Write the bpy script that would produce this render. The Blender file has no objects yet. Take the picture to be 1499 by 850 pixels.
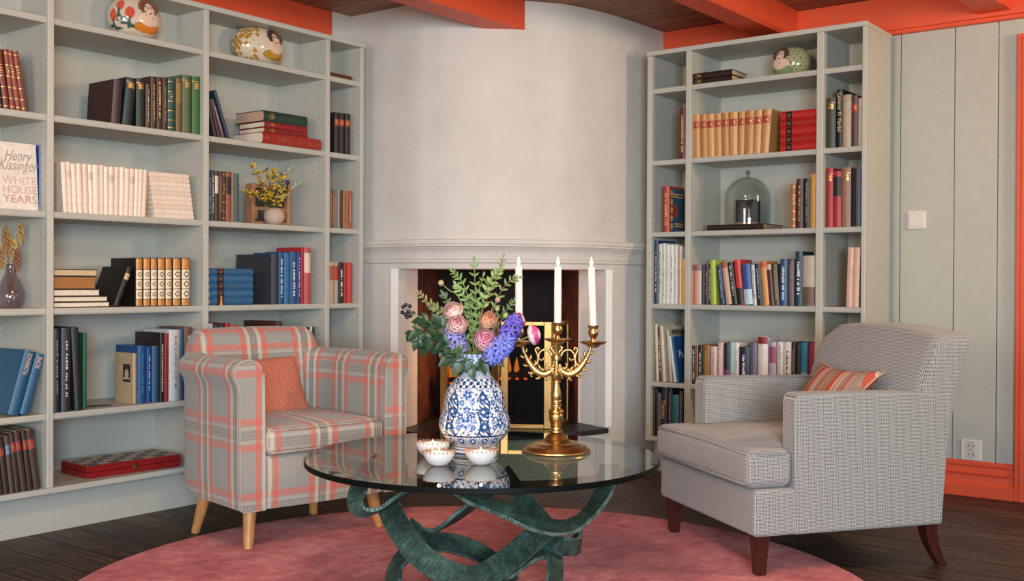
import bpy, bmesh, math, random
from mathutils import Vector, Matrix
COL = bpy.context.scene.collection
SC = bpy.context.scene
random.seed(7)
PI = math.pi
# ------------------------------------------------------------------ camera
FPX = 1584.477; YAW = math.radians(37.335); PITCH = math.radians(-.4114); ROLL = math.radians(.26496); EYE = Vector((0, 0, .93))
_f = Vector((-math.sin(YAW)*math.cos(PITCH), math.cos(YAW)*math.cos(PITCH), math.sin(PITCH)))
_r0 = Vector((math.cos(YAW), math.sin(YAW), 0)); _u0 = _r0.cross(_f)
CR = math.cos(ROLL)*_r0 + math.sin(ROLL)*_u0
CU = -math.sin(ROLL)*_r0 + math.cos(ROLL)*_u0
CF = _f
cam = bpy.data.cameras.new('camera'); cam.sensor_width = 36; cam.lens = FPX/1499*36; cam.clip_start = .05
camo = bpy.data.objects.new('camera', cam); COL.objects.link(camo)
camo.matrix_world = Matrix(((CR.x, CU.x, -CF.x, EYE.x), (CR.y, CU.y, -CF.y, EYE.y), (CR.z, CU.z, -CF.z, EYE.z), (0, 0, 0, 1)))
SC.camera = camo
def ray(px, py): return CR*((px-749.5)/FPX) + CU*((425-py)/FPX) + CF
def on(axis, val, px, py):
    d = ray(px, py); return EYE + d*((val-EYE[axis])/d[axis])
def at(px, py, depth): return EYE + ray(px, py)*depth
# ------------------------------------------------------------------ colour and materials
def lin(h):
    if not isinstance(h, str): return tuple(h)[:3]
    h = h.lstrip('#'); o = []
    for i in (0, 2, 4):
        c = int(h[i:i+2], 16)/255; o.append(c/12.92 if c <= .04045 else ((c+.055)/1.055)**2.4)
    return tuple(o)
MATS = {}
class NT:
    def __init__(s, name):
        s.m = bpy.data.materials.new(name); s.m.use_nodes = True; s.t = s.m.node_tree; s.t.nodes.clear()
        s.out = s.t.nodes.new('ShaderNodeOutputMaterial')
    def n(s, kind, **kw):
        nd = s.t.nodes.new('ShaderNode'+kind)
        for k, v in kw.items():
            if k.startswith('i_'):
                k = k[2:]; nd.inputs[int(k) if k.isdigit() else k.replace('_', ' ')].default_value = v
            else: setattr(nd, k, v)
        return nd
    def l(s, a, b): s.t.links.new(a, b)
    def coords(s, scale=(1, 1, 1), kind='Object'):
        tc = s.n('TexCoord'); mp = s.n('Mapping'); mp.inputs['Scale'].default_value = scale; s.l(tc.outputs[kind], mp.inputs[0]); return mp.outputs[0]
    def noise(s, vec, scale, detail=3, rough=.5):
        n = s.n('TexNoise'); n.inputs['Scale'].default_value = scale; n.inputs['Detail'].default_value = detail; n.inputs['Roughness'].default_value = rough; s.l(vec, n.inputs['Vector']); return n.outputs['Fac']
    def ramp(s, fac, stops, interp='LINEAR'):
        r = s.n('ValToRGB'); r.color_ramp.interpolation = interp; e = r.color_ramp.elements
        while len(e) > 1: e.remove(e[-1])
        for i, (p, c) in enumerate(stops):
            q = e[0] if i == 0 else e.new(p); q.position = p; c = lin(c) if isinstance(c, str) else c; q.color = (*c[:3], c[3] if len(c) > 3 else 1)
        s.l(fac, r.inputs[0]); return r
    def math(s, op, a, b=None, c=None):
        n = s.n('Math', operation=op)
        for i, v in enumerate((a, b, c)):
            if v is None: continue
            if hasattr(v, 'links') or hasattr(v, 'is_linked'): s.l(v, n.inputs[i])
            else: n.inputs[i].default_value = v
        return n.outputs[0]
    def mix(s, fac, a, b, blend='MIX'):
        n = s.n('MixRGB', blend_type=blend)
        for i, v in enumerate((fac, a, b)):
            if hasattr(v, 'is_linked'): s.l(v, n.inputs[i])
            elif i == 0: n.inputs[0].default_value = v
            else: n.inputs[i].default_value = (*lin(v), 1)
        return n.outputs[0]
    def bsdf(s, color, rough=.5, metal=0, bump=None, bstr=.2, bdist=.002, **kw):
        b = s.n('BsdfPrincipled')
        if hasattr(color, 'is_linked'): s.l(color, b.inputs['Base Color'])
        else: b.inputs['Base Color'].default_value = (*lin(color), 1)
        if hasattr(rough, 'is_linked'): s.l(rough, b.inputs['Roughness'])
        else: b.inputs['Roughness'].default_value = rough
        b.inputs['Metallic'].default_value = metal
        for k, v in kw.items(): b.inputs[k.replace('_', ' ')].default_value = v
        if bump is not None:
            bp = s.n('Bump'); bp.inputs['Strength'].default_value = bstr; bp.inputs['Distance'].default_value = bdist; s.l(bump, bp.inputs['Height']); s.l(bp.outputs[0], b.inputs['Normal'])
        s.l(b.outputs[0], s.out.inputs[0]); return b
def M(color, rough=.5, metal=0, var=.06, scale=30, bump=0, **kw):
    """painted / printed / plain surfaces: a base colour with a faint procedural variation"""
    key = (color, rough, metal, var, scale, bump, tuple(sorted(kw.items())))
    if key in MATS: return MATS[key]
    t = NT('surface_'+str(color).lstrip('#')); v = t.coords(); f = t.noise(v, scale, 3)
    c = lin(color); lo = tuple(x*(1-var) for x in c); hi = tuple(min(1, x*(1+var)) for x in c)
    r = t.ramp(f, [(.3, lo), (.7, hi)])
    t.bsdf(r.outputs[0], rough, metal, f if bump else None, bump, **kw); MATS[key] = t.m; return t.m
def M_wood(name, c1, c2, scale=(1, 8, 8), rough=.45, kind='Object', bands=9):
    t = NT(name); v = t.coords(scale, kind); a = t.noise(v, bands, 5, .6); b = t.noise(v, bands*6, 3, .6)
    f = t.math('ADD', t.math('MULTIPLY', a, .7), t.math('MULTIPLY', b, .3)); r = t.ramp(f, [(.35, c1), (.65, c2)])
    t.bsdf(r.outputs[0], rough, 0, f, .15, .001); return t.m
def M_emit(name, color, strength):
    t = NT(name); e = t.n('Emission'); e.inputs[0].default_value = (*lin(color), 1); e.inputs[1].default_value = strength; t.l(e.outputs[0], t.out.inputs[0]); return t.m
def M_attr(name, rough=.15, **kw):
    t = NT(name); a = t.n('VertexColor'); a.layer_name = 'paint'; t.bsdf(a.outputs[0], rough, **kw); return t.m
# ------------------------------------------------------------------ mesh builder
class MB:
    def __init__(s): s.v = []; s.f = []; s.uv = {}; s.mi = []; s.cols = None
    def add(s, vs, fs, mi=0, uvs=None):
        b = len(s.v); s.v += [tuple(v) for v in vs]
        for f in fs: s.f.append([b+i for i in f]); s.mi.append(mi)
        if uvs:
            for i, u in enumerate(uvs): s.uv[b+i] = u
        return s
    def box(s, x0, x1, y0, y1, z0, z1, mi=0):
        if x0 > x1: x0, x1 = x1, x0
        if y0 > y1: y0, y1 = y1, y0
        return s.add([(x0, y0, z0), (x1, y0, z0), (x1, y1, z0), (x0, y1, z0), (x0, y0, z1), (x1, y0, z1), (x1, y1, z1), (x0, y1, z1)],
                     [(0, 3, 2, 1), (4, 5, 6, 7), (0, 1, 5, 4), (1, 2, 6, 5), (2, 3, 7, 6), (3, 0, 4, 7)], mi)
    def prism(s, poly, z0, z1, mi=0):
        n = len(poly); vs = [(x, y, z0) for x, y in poly]+[(x, y, z1) for x, y in poly]
        return s.add(vs, [tuple(range(n))[::-1], tuple(range(n, 2*n))]+[(i, (i+1) % n, n+(i+1) % n, n+i) for i in range(n)], mi)
    def rings(s, rings, closed=True, caps=True, mi=0, uvs=None, loop=False):
        n = len(rings[0]); vs = [p for r in rings for p in r]; fs = []; R = len(rings)
        for i in range(R if loop else R-1):
            j = (i+1) % R
            for k in range(n if closed else n-1):
                l = (k+1) % n; fs.append((i*n+k, i*n+l, j*n+l, j*n+k))
        if caps and not loop: fs += [tuple(range(n))[::-1], tuple(range((R-1)*n, R*n))]
        return s.add(vs, fs, mi, uvs)
    def tube(s, pts, r, n=8, mi=0, caps=True, loop=False):
        pts = [Vector(p) for p in pts]; N = len(pts); rs = r if isinstance(r, (list, tuple)) else [r]*N
        up = None; out = []
        for i, p in enumerate(pts):
            a = pts[(i-1) % N] if (i or loop) else p; b = pts[(i+1) % N] if (i < N-1 or loop) else p
            t = (b-a); t = t.normalized() if t.length > 1e-9 else Vector((0, 0, 1))
            if up is None:
                up = Vector((0, 0, 1)) if abs(t.z) < .9 else Vector((1, 0, 0))
            x = up - t*up.dot(t)
            if x.length < 1e-6: x = t.orthogonal()
            x.normalize(); y = t.cross(x); up = x
            out.append([p+(x*math.cos(2*PI*k/n)+y*math.sin(2*PI*k/n))*rs[i] for k in range(n)])
        return s.rings(out, True, caps, mi, loop=loop)
    def band(s, pts, nrm, w, th, mi=0, loop=False, ends=None):
        """flat bar swept along pts; nrm: normal of its wide face at each point"""
        pts = [Vector(p) for p in pts]; N = len(pts); out = []; uv = []; L = 0
        for i, p in enumerate(pts):
            a = pts[(i-1) % N] if (i or loop) else p; b = pts[(i+1) % N] if (i < N-1 or loop) else p
            t = (b-a).normalized(); nn = Vector(nrm[i]); nn = (nn-t*nn.dot(t)).normalized(); wd = t.cross(nn)
            ww = w[i] if isinstance(w, (list, tuple)) else w
            out.append([p+wd*(ww/2)*sx+nn*(th/2)*sy for sx, sy in ((-1, -1), (1, -1), (1, 1), (-1, 1))]); L = L+(p-pts[i-1]).length if i else 0; uv += [(L, k) for k in range(4)]
        b = len(s.mi); s.rings(out, True, True, mi, uv, loop=loop)
        for i in range(4*(N-1)): s.mi[b+i] = 1 if i % 2 else 0
        return s
    def lathe(s, prof, n=32, c=(0, 0, 0), mi=0, rf=None, caps=True):
        rr = []
        for j, (r, z) in enumerate(prof):
            rr.append([(c[0]+r*math.cos(2*PI*k/n)*(rf(2*PI*k/n, j) if rf else 1), c[1]+r*math.sin(2*PI*k/n)*(rf(2*PI*k/n, j) if rf else 1), c[2]+z) for k in range(n)])
        return s.rings(rr, True, caps, mi)
    def xf(s, mat):
        s.v = [tuple(mat @ Vector(v)) for v in s.v]; return s
    def build(s, name, mat, parent=None, smooth=False, bevel=0, seg=2, loc=None, rot=None, subsurf=0, angle=35, merge=False):
        me = bpy.data.meshes.new(name); me.from_pydata(s.v, [], s.f)
        for m in (mat if isinstance(mat, (list, tuple)) else [mat]): me.materials.append(m)
        me.polygons.foreach_set('material_index', s.mi)
        bm = bmesh.new(); bm.from_mesh(me)
        if s.uv:
            ul = bm.loops.layers.uv.new('UVMap')
            for f in bm.faces:
                for lp in f.loops: lp[ul].uv = s.uv.get(lp.vert.index, (0, 0))
        if merge: bmesh.ops.remove_doubles(bm, verts=bm.verts, dist=1e-5)
        bmesh.ops.recalc_face_normals(bm, faces=bm.faces)
        bm.to_mesh(me); bm.free()
        if s.cols:
            a = me.color_attributes.new('paint', 'FLOAT_COLOR', 'POINT'); a.data.foreach_set('color', [x for c in s.cols for x in (*c, 1)])
        if smooth:
            me.polygons.foreach_set('use_smooth', [True]*len(me.polygons))
            if smooth != 'all': me.set_sharp_from_angle(angle=math.radians(angle))
        o = bpy.data.objects.new(name, me); COL.objects.link(o)
        if loc is not None: o.location = loc
        if rot is not None: o.rotation_euler = rot
        if parent is not None: o.parent = parent
        if bevel:
            b = o.modifiers.new('soft edges', 'BEVEL'); b.width = bevel; b.segments = seg; b.limit_method = 'ANGLE'; b.angle_limit = math.radians(40)
        if subsurf:
            b = o.modifiers.new('smooth', 'SUBSURF'); b.levels = subsurf; b.render_levels = subsurf
        return o
def tag(o, label=None, cat=None, group=None, kind=None):
    if label: o['label'] = label
    if cat: o['category'] = cat
    if group: o['group'] = group
    if kind: o['kind'] = kind
    return o
def thing(name, label, cat, loc=(0, 0, 0), rz=0, group=None):
    o = bpy.data.objects.new(name, None); COL.objects.link(o); o.location = loc; o.rotation_euler = (0, 0, rz); o.empty_display_size = .05
    return tag(o, label, cat, group)
def crom(pts, n=6, loop=False):
    """Catmull-Rom through pts"""
    P = [Vector(p) for p in pts]; N = len(P); out = []
    for i in range(N if loop else N-1):
        p0 = P[(i-1) % N] if (i or loop) else P[0]*2-P[1]; p1 = P[i]; p2 = P[(i+1) % N]; p3 = P[(i+2) % N] if (i < N-2 or loop) else P[-1]*2-P[-2]
        for k in range(n):
            t = k/n; out.append(.5*((2*p1)+(p2-p0)*t+(2*p0-5*p1+4*p2-p3)*t*t+(3*p1-p0-3*p2+p3)*t**3))
    if not loop: out.append(P[-1])
    return out
FONT_CACHE = {}
def text_obj(name, body, size, mat, parent, mw, depth=.0004, width=None, slant=0):
    c = bpy.data.curves.new(name, 'FONT'); c.body = body; c.size = size; c.extrude = depth; c.align_x = 'CENTER'; c.align_y = 'CENTER'; c.resolution_u = 3
    o = bpy.data.objects.new(name+'_curve', c); COL.objects.link(o)
    me = bpy.data.meshes.new_from_object(o); bpy.data.objects.remove(o); bpy.data.curves.remove(c)
    me.name = name; me.materials.clear(); me.materials.append(mat)
    if width:
        xs = [v.co.x for v in me.vertices]; k = width/max(1e-6, max(xs)-min(xs))
        for v in me.vertices: v.co.x *= k
    if slant:
        for v in me.vertices: v.co.x += slant*v.co.y
    o = bpy.data.objects.new(name, me); COL.objects.link(o); o.parent = parent; o.matrix_local = mw; return o
# ================================================================== the setting
ZC = 2.25
ORANGE = M('#e0532f', .5, 0, .03, 14)
GREY = M('#b2b0a5', .5, 0, .03, 18)
PLASTER = None
def m_plaster():
    t = NT('rough_white_plaster'); v = t.coords(); a = t.noise(v, 5, 4, .6); b = t.noise(v, 60, 4, .6)
    r = t.ramp(a, [(.3, '#cdc5bc'), (.7, '#d7cfc6')]); t.bsdf(r.outputs[0], .85, 0, t.math('ADD', t.math('MULTIPLY', a, 2.0), t.math('MULTIPLY', b, .25)), .35, .01); return t.m
PLASTER = m_plaster()
def m_floor():
    t = NT('dark_oak_boards'); v = t.coords()
    br = t.n('TexBrick'); br.offset = .43; br.inputs['Scale'].default_value = 1; br.inputs['Mortar Size'].default_value = .0045
    br.inputs['Brick Width'].default_value = 1.7; br.inputs['Row Height'].default_value = .16
    br.inputs['Color1'].default_value = (*lin('#5a463c'), 1); br.inputs['Color2'].default_value = (*lin('#7d6152'), 1); br.inputs['Mortar'].default_value = (*lin('#1d1310'), 1); t.l(v, br.inputs['Vector'])
    tc = t.n('TexCoord'); mp = t.n('Mapping'); mp.inputs['Scale'].default_value = (1.2, 14, 1); t.l(tc.outputs['Object'], mp.inputs[0])
    g = t.noise(mp.outputs[0], 3, 6, .65); wv = t.n('TexWave', wave_type='BANDS', bands_direction='Y'); wv.inputs['Scale'].default_value = 2.4; wv.inputs['Distortion'].default_value = 9; wv.inputs['Detail'].default_value = 3; wv.inputs['Detail Scale'].default_value = .8
    mp2 = t.n('Mapping'); mp2.inputs['Scale'].default_value = (.8, 5, 1); t.l(tc.outputs['Object'], mp2.inputs[0]); t.l(mp2.outputs[0], wv.inputs['Vector'])
    gr = t.ramp(g, [(.34, '#2e2e2e'), (.62, '#e8e8e8')]); wr = t.ramp(wv.outputs['Fac'], [(.15, '#484848'), (.65, '#e6e6e6')])
    c = t.mix(.85, br.outputs['Color'], gr.outputs[0], 'MULTIPLY'); c = t.mix(.6, c, wr.outputs[0], 'MULTIPLY')
    t.bsdf(c, .5, 0, t.math('MULTIPLY', br.outputs['Fac'], -1), .4, .002, Specular_IOR_Level=.3); return t.m
def m_ceiling():
    t = NT('brown_stained_boards'); v = t.coords((1, 1, 1)); mp = t.coords((1.2, 12, 1)); g = t.noise(mp, 3, 5, .6)
    br = t.n('TexBrick'); br.inputs['Scale'].default_value = 1; br.inputs['Mortar Size'].default_value = .003; br.inputs['Brick Width'].default_value = 3.1; br.inputs['Row Height'].default_value = .125
    br.inputs['Color1'].default_value = (*lin('#a8755a'), 1); br.inputs['Color2'].default_value = (*lin('#c08c68'), 1); br.inputs['Mortar'].default_value = (*lin('#2a1a14'), 1); t.l(v, br.inputs['Vector'])
    c = t.mix(.6, br.outputs['Color'], t.ramp(g, [(.3, '#777777'), (.7, '#e0e0e0')]).outputs[0], 'MULTIPLY'); t.bsdf(c, .6); return t.m
tag(MB().box(-4.2, 3.2, -2.2, 5.2, -.05, 0).build('floor', m_floor()), 'dark stained oak board floor', kind='structure')
tag(MB().box(-4.2, 3.2, -2.2, 5.2, ZC, ZC+.05).build('ceiling', m_ceiling()), 'brown stained board ceiling', kind='structure')
tag(MB().box(-4.2, -4.09, -2.2, 5.2, 0, ZC).build('wall_left', GREY), 'grey green painted wall behind the bookcase', kind='structure')
# the other wall: wide grey boards with open V joints
mb = MB(); WY = 5.03
mb.box(-4.2, 3.2, WY+.012, WY+.12, 0, ZC)
xs = [-4.09, -3.0, -2.3, -1.95, -1.6, -1.3625, -1.1805, -.97, -.72, -.5, -.2, .1, .45, .75, 1.1, 1.5, 1.8, 2.2, 2.6, 3.2]
for a, b in zip(xs, xs[1:]): mb.box(a+.0018, b-.0018, WY, WY+.012, 0, ZC)
tag(mb.build('wall_right', GREY, bevel=.0015, seg=1), 'grey green wall of wide vertical painted boards', kind='structure')
# frieze and its lower strip, and the wall plate above the other bookcase
tag(MB().box(-2.826, 3.2, 5.005, 5.029, 2.095, ZC-.001).box(-2.826, 3.2, 5.012, 5.0295, 2.079, 2.0945).box(-2.826, 3.2, 5.0, 5.0295, 2.0735, 2.079).build('trim_1', ORANGE, bevel=.002), 'coral red frieze board along the wall top', kind='structure')
tag(MB().box(-4.0899, -3.911, -2.2, 3.672, 1.92, ZC-.001).build('trim_2', ORANGE, bevel=.003), 'coral red wall plate above the bookcase', kind='structure')
tag(MB().box(-4.0899, -3.9105, 3.6725, 3.799, 2.07, ZC-.001).build('wall_corner', PLASTER), 'white plaster wall end beside the chimney breast', kind='structure')
def beam(x0, x1, y1, n):
    zb = 2.113; c = .014; pr = [(x0, ZC-.001), (x0, zb+c*.4), (x0+c*.4, zb), (x1-c, zb), (x1, zb+c), (x1, ZC-.001)]
    pf = [(x0, ZC-.001), (x0, zb+.001), (x0+.001, zb), (x1-.001, zb), (x1, zb+.001), (x1, ZC-.001)]
    m = MB().rings([[(x, y, z) for x, z in q] for y, q in ((-2.2, pr), (y1-.16, pr), (y1-.13, pf), (y1, pf))])
    tag(m.build('trim_%d' % n, ORANGE), ('coral red ceiling beam running into the chimney breast', 'coral red ceiling beam above the grey bookcase', 'coral red ceiling beam ending above the bare grey wall')[n-3], kind='structure')
beam(-3.18, -3.035, 4.15, 3); beam(-2.225, -2.085, 5.004, 4); beam(-1.266, -1.127, 5.004, 5)
# baseboard (moulded) and the door casing
def profile_x(x0, x1, prof): return MB().rings([[(x, WY-d, z) for d, z in prof] for x in (x0, x1)])
bbp = [(0, 0), (.026, 0), (.026, .047), (.022, .05), (.022, .054), (.02, .058), (.013, .07), (.011, .092), (.014, .098), (.018, .1), (.018, .105), (.011, .11), (.010, .130), (.014, .136), (.014, .149), (.008, .155), (0, .155)]
tag(profile_x(-1.62, -1.0982, bbp).build('baseboard_right', ORANGE, smooth=False), 'moulded coral red baseboard', kind='structure')
cas = MB().box(-1.098, -.99, WY-.03, WY-.0005, 0, 2.005).box(-1.078, -1.0, WY-.036, WY-.03, 0, 1.99).box(-.99, -.2, WY-.03, WY-.0005, 1.9, 2.005)
tag(cas.build('trim_6', ORANGE, bevel=.003), 'coral red door casing', kind='structure')
tag(MB().box(-.98, -.25, WY-.016, WY-.001, .01, 1.895).box(-.86, -.37, WY-.022, WY-.016, .2, .85).box(-.86, -.37, WY-.022, WY-.016, 1.0, 1.75).build('door_1', GREY, bevel=.004), 'grey panelled door', kind='structure')
# ------------------------------------------------------------------ fireplace
FOOT = [(-4.08, 3.80), (-3.56, 3.80), (-3.40, 3.825), (-3.28, 3.87), (-3.16, 3.945), (-3.06, 4.04), (-2.97, 4.155), (-2.913, 4.25), (-2.874, 4.385), (-2.85, 4.51), (-2.835, 4.68), (-2.825, 5.03)]
fc = [(p.x, p.y) for p in crom([(a, b, 0) for a, b in FOOT], 6)]
P1 = (-3.585, 3.80); P2 = (-2.852, 4.498)
fire = thing('fireplace', 'white plaster corner fireplace with curved chimney breast and moulded mantel', 'fireplace', (-3.4, 4.3, 0))
def fo(o):
    o.parent = fire; o.matrix_parent_inverse = Matrix.Translation((3.4, -4.3, 0)); return o
i1 = max(i for i, p in enumerate(fc) if p[0] <= P1[0] and i < 12)
i2 = min(i for i, p in enumerate(fc) if p[1] >= P2[1])
A = fc[:i1+1]+[P1]; Bm = [P1]+[p for p in fc[i1+1:i2] if p[1] < P2[1]]+[P2]; Cc = [P2]+fc[i2:]
def inset(path, d):
    out = []
    for i, p in enumerate(path):
        a = Vector(path[max(i-1, 0)]); b = Vector(path[min(i+1, len(path)-1)]); t = (b-a).normalized(); n = Vector((-t.y, t.x)); out.append((p[0]+n.x*d, p[1]+n.y*d))
    return out
HZ0, HZ1, OPZ = .197, .222, .995
mb = MB()
def wallstrip(path, z0, z1, th=.06):
    n = inset(path, th); m = len(path)
    rings = [[(path[i][0], path[i][1], z0), (path[i][0], path[i][1], z1), (n[i][0], n[i][1], z1), (n[i][0], n[i][1], z0)] for i in range(m)]
    mb.rings(rings)
wallstrip(A, 0, ZC-.001); wallstrip(Cc, 0, ZC-.001); wallstrip(Bm, 0, HZ0); wallstrip(Bm, OPZ, ZC-.001)
fo(mb.build('chimney_breast', PLASTER, smooth=True, angle=30))
# mantel: the moulding follows the curve
mp = [(0, 1.020), (.004, 1.020), (.010, 1.026), (.010, 1.036), (.013, 1.04), (.014, 1.052), (.017, 1.066), (.025, 1.082), (.038, 1.092), (.041, 1.097), (.046, 1.099), (.046, 1.108), (.052, 1.110), (.052, 1.128), (.048, 1.131), (0, 1.132)]
mpath = fc; rings = []
for i in range(len(mpath)): rings.append([(*inset(mpath, -d-.0005)[i], z) for d, z in mp])
fo(MB().rings(rings).build('mantel_shelf', PLASTER, smooth=True, angle=28))
# splayed jambs, soffit, firebox
def xy(px, d): q = at(px, 420, d); return (q.x, q.y)
J1 = xy(611.5, 5.40); J2 = xy(847, 5.50); K1 = xy(640, 5.95); K2 = xy(822, 6.05)
mb = MB()
def quadwall(a, b, z0, z1, mi=0, th=.03, out=1):
    t = (Vector(b)-Vector(a)).normalized(); n = Vector((-t.y, t.x))*th*out
    mb.prism([a, b, (b[0]+n.x, b[1]+n.y), (a[0]+n.x, a[1]+n.y)], z0, z1, mi)
quadwall(P1, J1, HZ1, OPZ, 0, .04, 1); quadwall(J2, P2, HZ1, OPZ, 0, .04, 1)
mb.prism([P1, P2, J2, J1], OPZ-.0, OPZ+.03)
fo(mb.build('jamb', M('#ece7e2', .7, 0, .02)))
def m_brick():
    t = NT('old_red_brick'); v = t.coords(kind='UV'); br = t.n('TexBrick'); br.inputs['Scale'].default_value = 1; br.inputs['Brick Width'].default_value = .23; br.inputs['Row Height'].default_value = .07; br.inputs['Mortar Size'].default_value = .006
    br.inputs['Color1'].default_value = (*lin('#7a3926'), 1); br.inputs['Color2'].default_value = (*lin('#57291d'), 1); br.inputs['Mortar'].default_value = (*lin('#57392d'), 1); t.l(v, br.inputs['Vector'])
    n = t.noise(t.coords(), 14, 4); c = t.mix(.7, br.outputs['Color'], t.ramp(n, [(.38, '#222222'), (.72, '#ffffff')]).outputs[0], 'MULTIPLY'); t.bsdf(c, .85, 0, br.outputs['Fac'], -.4, .004); return t.m
BRICK = m_brick(); SOOT = M('#120f0e', .9, 0, .3, 9)
def uvwall(a, b, z0, z1):
    L = (Vector(b)-Vector(a)).length
    return [(a[0], a[1], z0), (b[0], b[1], z0), (b[0], b[1], z1), (a[0], a[1], z1)], [(0, z0), (L, z0), (L, z1), (0, z1)]
mb = MB()
for a, b in ((J1, K1), (K2, J2)):
    for q in range(2):
        n = Vector((b[1]-a[1], -(b[0]-a[0]))).normalized()*(.03*q)
        vs, uv = uvwall((a[0]-n.x, a[1]-n.y), (b[0]-n.x, b[1]-n.y), HZ1, 1.15); mb.add(vs, [(0, 1, 2, 3)], 0, uv)
fo(mb.build('firebox_side', BRICK))
mb = MB(); quadwall(K1, K2, HZ1, 1.15); mb.prism([J1, J2, K2, K1], 1.0, 1.03); fo(mb.build('firebox_back', SOOT))
SLATE = M('#2a2827', .45, 0, .25, 12, .1)
hp = [(p[0], p[1]) for p in inset(Bm, -.022)]
a0 = hp[0]; hp = [(a0[0]+.02, a0[1])]+hp[1:]
fo(MB().prism(hp+[K2, K1], HZ0, HZ1).build('hearth_slab', SLATE, bevel=.003))
# fire screen: three hinged brass framed mesh panels
BRASS = M('#bb9760', .3, 1, .12, 25)
BRASSD = M('#a9803f', .35, 1, .2, 30, .1)
def m_mesh():
    t = NT('black_wire_mesh'); d = t.n('BsdfPrincipled'); d.inputs['Base Color'].default_value = (.006, .006, .0065, 1); d.inputs['Roughness'].default_value = .9; d.inputs['Specular IOR Level'].default_value = .1
    tr = t.n('BsdfTransparent'); mx = t.n('MixShader'); v = t.coords((420, 420, 420), 'UV'); ck = t.n('TexChecker'); ck.inputs['Scale'].default_value = 1; t.l(v, ck.inputs[0])
    t.l(t.math('MULTIPLY_ADD', ck.outputs['Fac'], -.10, .15), mx.inputs[0]); t.l(d.outputs[0], mx.inputs[1]); t.l(tr.outputs[0], mx.inputs[2]); t.l(mx.outputs[0], t.out.inputs[0]); return t.m
scr = thing('fire_screen', 'brass framed folding fire screen of dark mesh in the fireplace opening', 'fire screen', (*xy(740, 5.3), HZ1))
WIRE = m_mesh()
def so(o):
    o.parent = scr; o.matrix_parent_inverse = Matrix.Translation(-Vector(scr.location)); return o
for (pa, da, pb, db) in ((646, 5.42, 732, 5.27), (734, 5.265, 808, 5.235), (809.5, 5.25, 831, 5.50)):
    a = Vector(xy(pa, da)); b = Vector(xy(pb, db)); t = (b-a).normalized(); n = Vector((-t.y, t.x)); z0 = HZ1+.002; z1 = .742; w = .036 if pa > 700 or True else .03; mb = MB()
    if pa < 700: w = .042
    if pa > 800: w = .022
    def bar(p, q, za, zb, th=.009):
        mb.prism([(p.x-n.x*th, p.y-n.y*th), (q.x-n.x*th, q.y-n.y*th), (q.x+n.x*th, q.y+n.y*th), (p.x+n.x*th, p.y+n.y*th)], za, zb)
    bar(a, a+t*w, z0, z1); bar(b-t*w, b, z0, z1); bar(a+t*w, b-t*w, z1-.02, z1); bar(a+t*w, b-t*w, z0, z0+.02)
    so(mb.build('panel_frame', BRASS, bevel=.002)); mb = MB(); vs, uv = uvwall(a+t*w, b-t*w, z0+.02, z1-.02); mb.add(vs, [(0, 1, 2, 3)], 0, uv); so(mb.build('panel_mesh', WIRE))
# burning logs
BARK = M('#2b1d16', .9, 0, .4, 20, .4); EMB = M_emit('glowing_ember', '#ff5a16', 7); FLAME = M_emit('wood_flame', '#ff8a2a', 5)
def log(px, py, d, ang, ln, r, lab):
    c = at(px, py, d); dx = Vector((math.cos(ang), math.sin(ang), 0)); pts = [c+dx*(ln*(k/6-.5))+Vector((0, 0, .008*math.sin(k*1.7))) for k in range(7)]
    o = thing('firewood_log', lab, 'firewood', c); inv = Matrix.Translation(-c)
    q = MB().tube(pts, [r*(1+.12*math.sin(k*2.1)) for k in range(7)], 10).build('bark', BARK, o, smooth=True); q.matrix_parent_inverse = inv
    m = MB()
    for k in range(2):
        e = c+dx*(ln*(.31*k-.12*(1+k)))+Vector((0, 0, r*.85)); m.lathe([(.0, 0), (.012, .003), (.014, .02), (.008, .05), (.002, .075), (0, .08)], 8, e)
    q = m.build('flame', FLAME, o, smooth=True); q.matrix_parent_inverse = inv
    m = MB()
    for k in range(4): m.lathe([(.004, -.006), (.012, 0), (.004, .006)], 7, c+dx*(ln*(.2*k-.3))+Vector((.02, -r*.9, .0)))
    q = m.build('ember', EMB, o); q.matrix_parent_inverse = inv
log(752, 553, 5.66, .5, .22, .036, 'burning log seen between the middle and folded screen panels')
log(706, 556, 5.80, .9, .26, .042, 'burning log behind the vase in the firebox')
log(664, 560, 5.72, .3, .15, .032, 'short burning log at the end nearest the plaid armchair')
c = at(715, 607, 5.74); gb = MB()
for k in range(4): gb.box(-.2, .2, -.12+.08*k-.008, -.12+.08*k+.008, .09, .105)
for sx in (-1, 1): gb.box(sx*.18-.008, sx*.18+.008, -.14, .14, .075, .09); gb.box(sx*.18-.01, sx*.18+.01, -.14, -.12, 0, .16); gb.box(sx*.18-.01, sx*.18+.01, .12, .14, 0, .1)
tag(gb.build('fire_grate', M('#15130f', .6, .6), loc=(c.x, c.y, HZ1), rot=(0, 0, YAW)), 'black iron grate under the burning logs', 'fire grate')
lp = bpy.data.lights.new('fire_glow', 'POINT'); lp.energy = 4; lp.color = (1, .42, .14); lp.shadow_soft_size = .06; lo = bpy.data.objects.new('fire_glow', lp); lo.location = at(715, 535, 5.62); COL.objects.link(lo)
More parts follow.
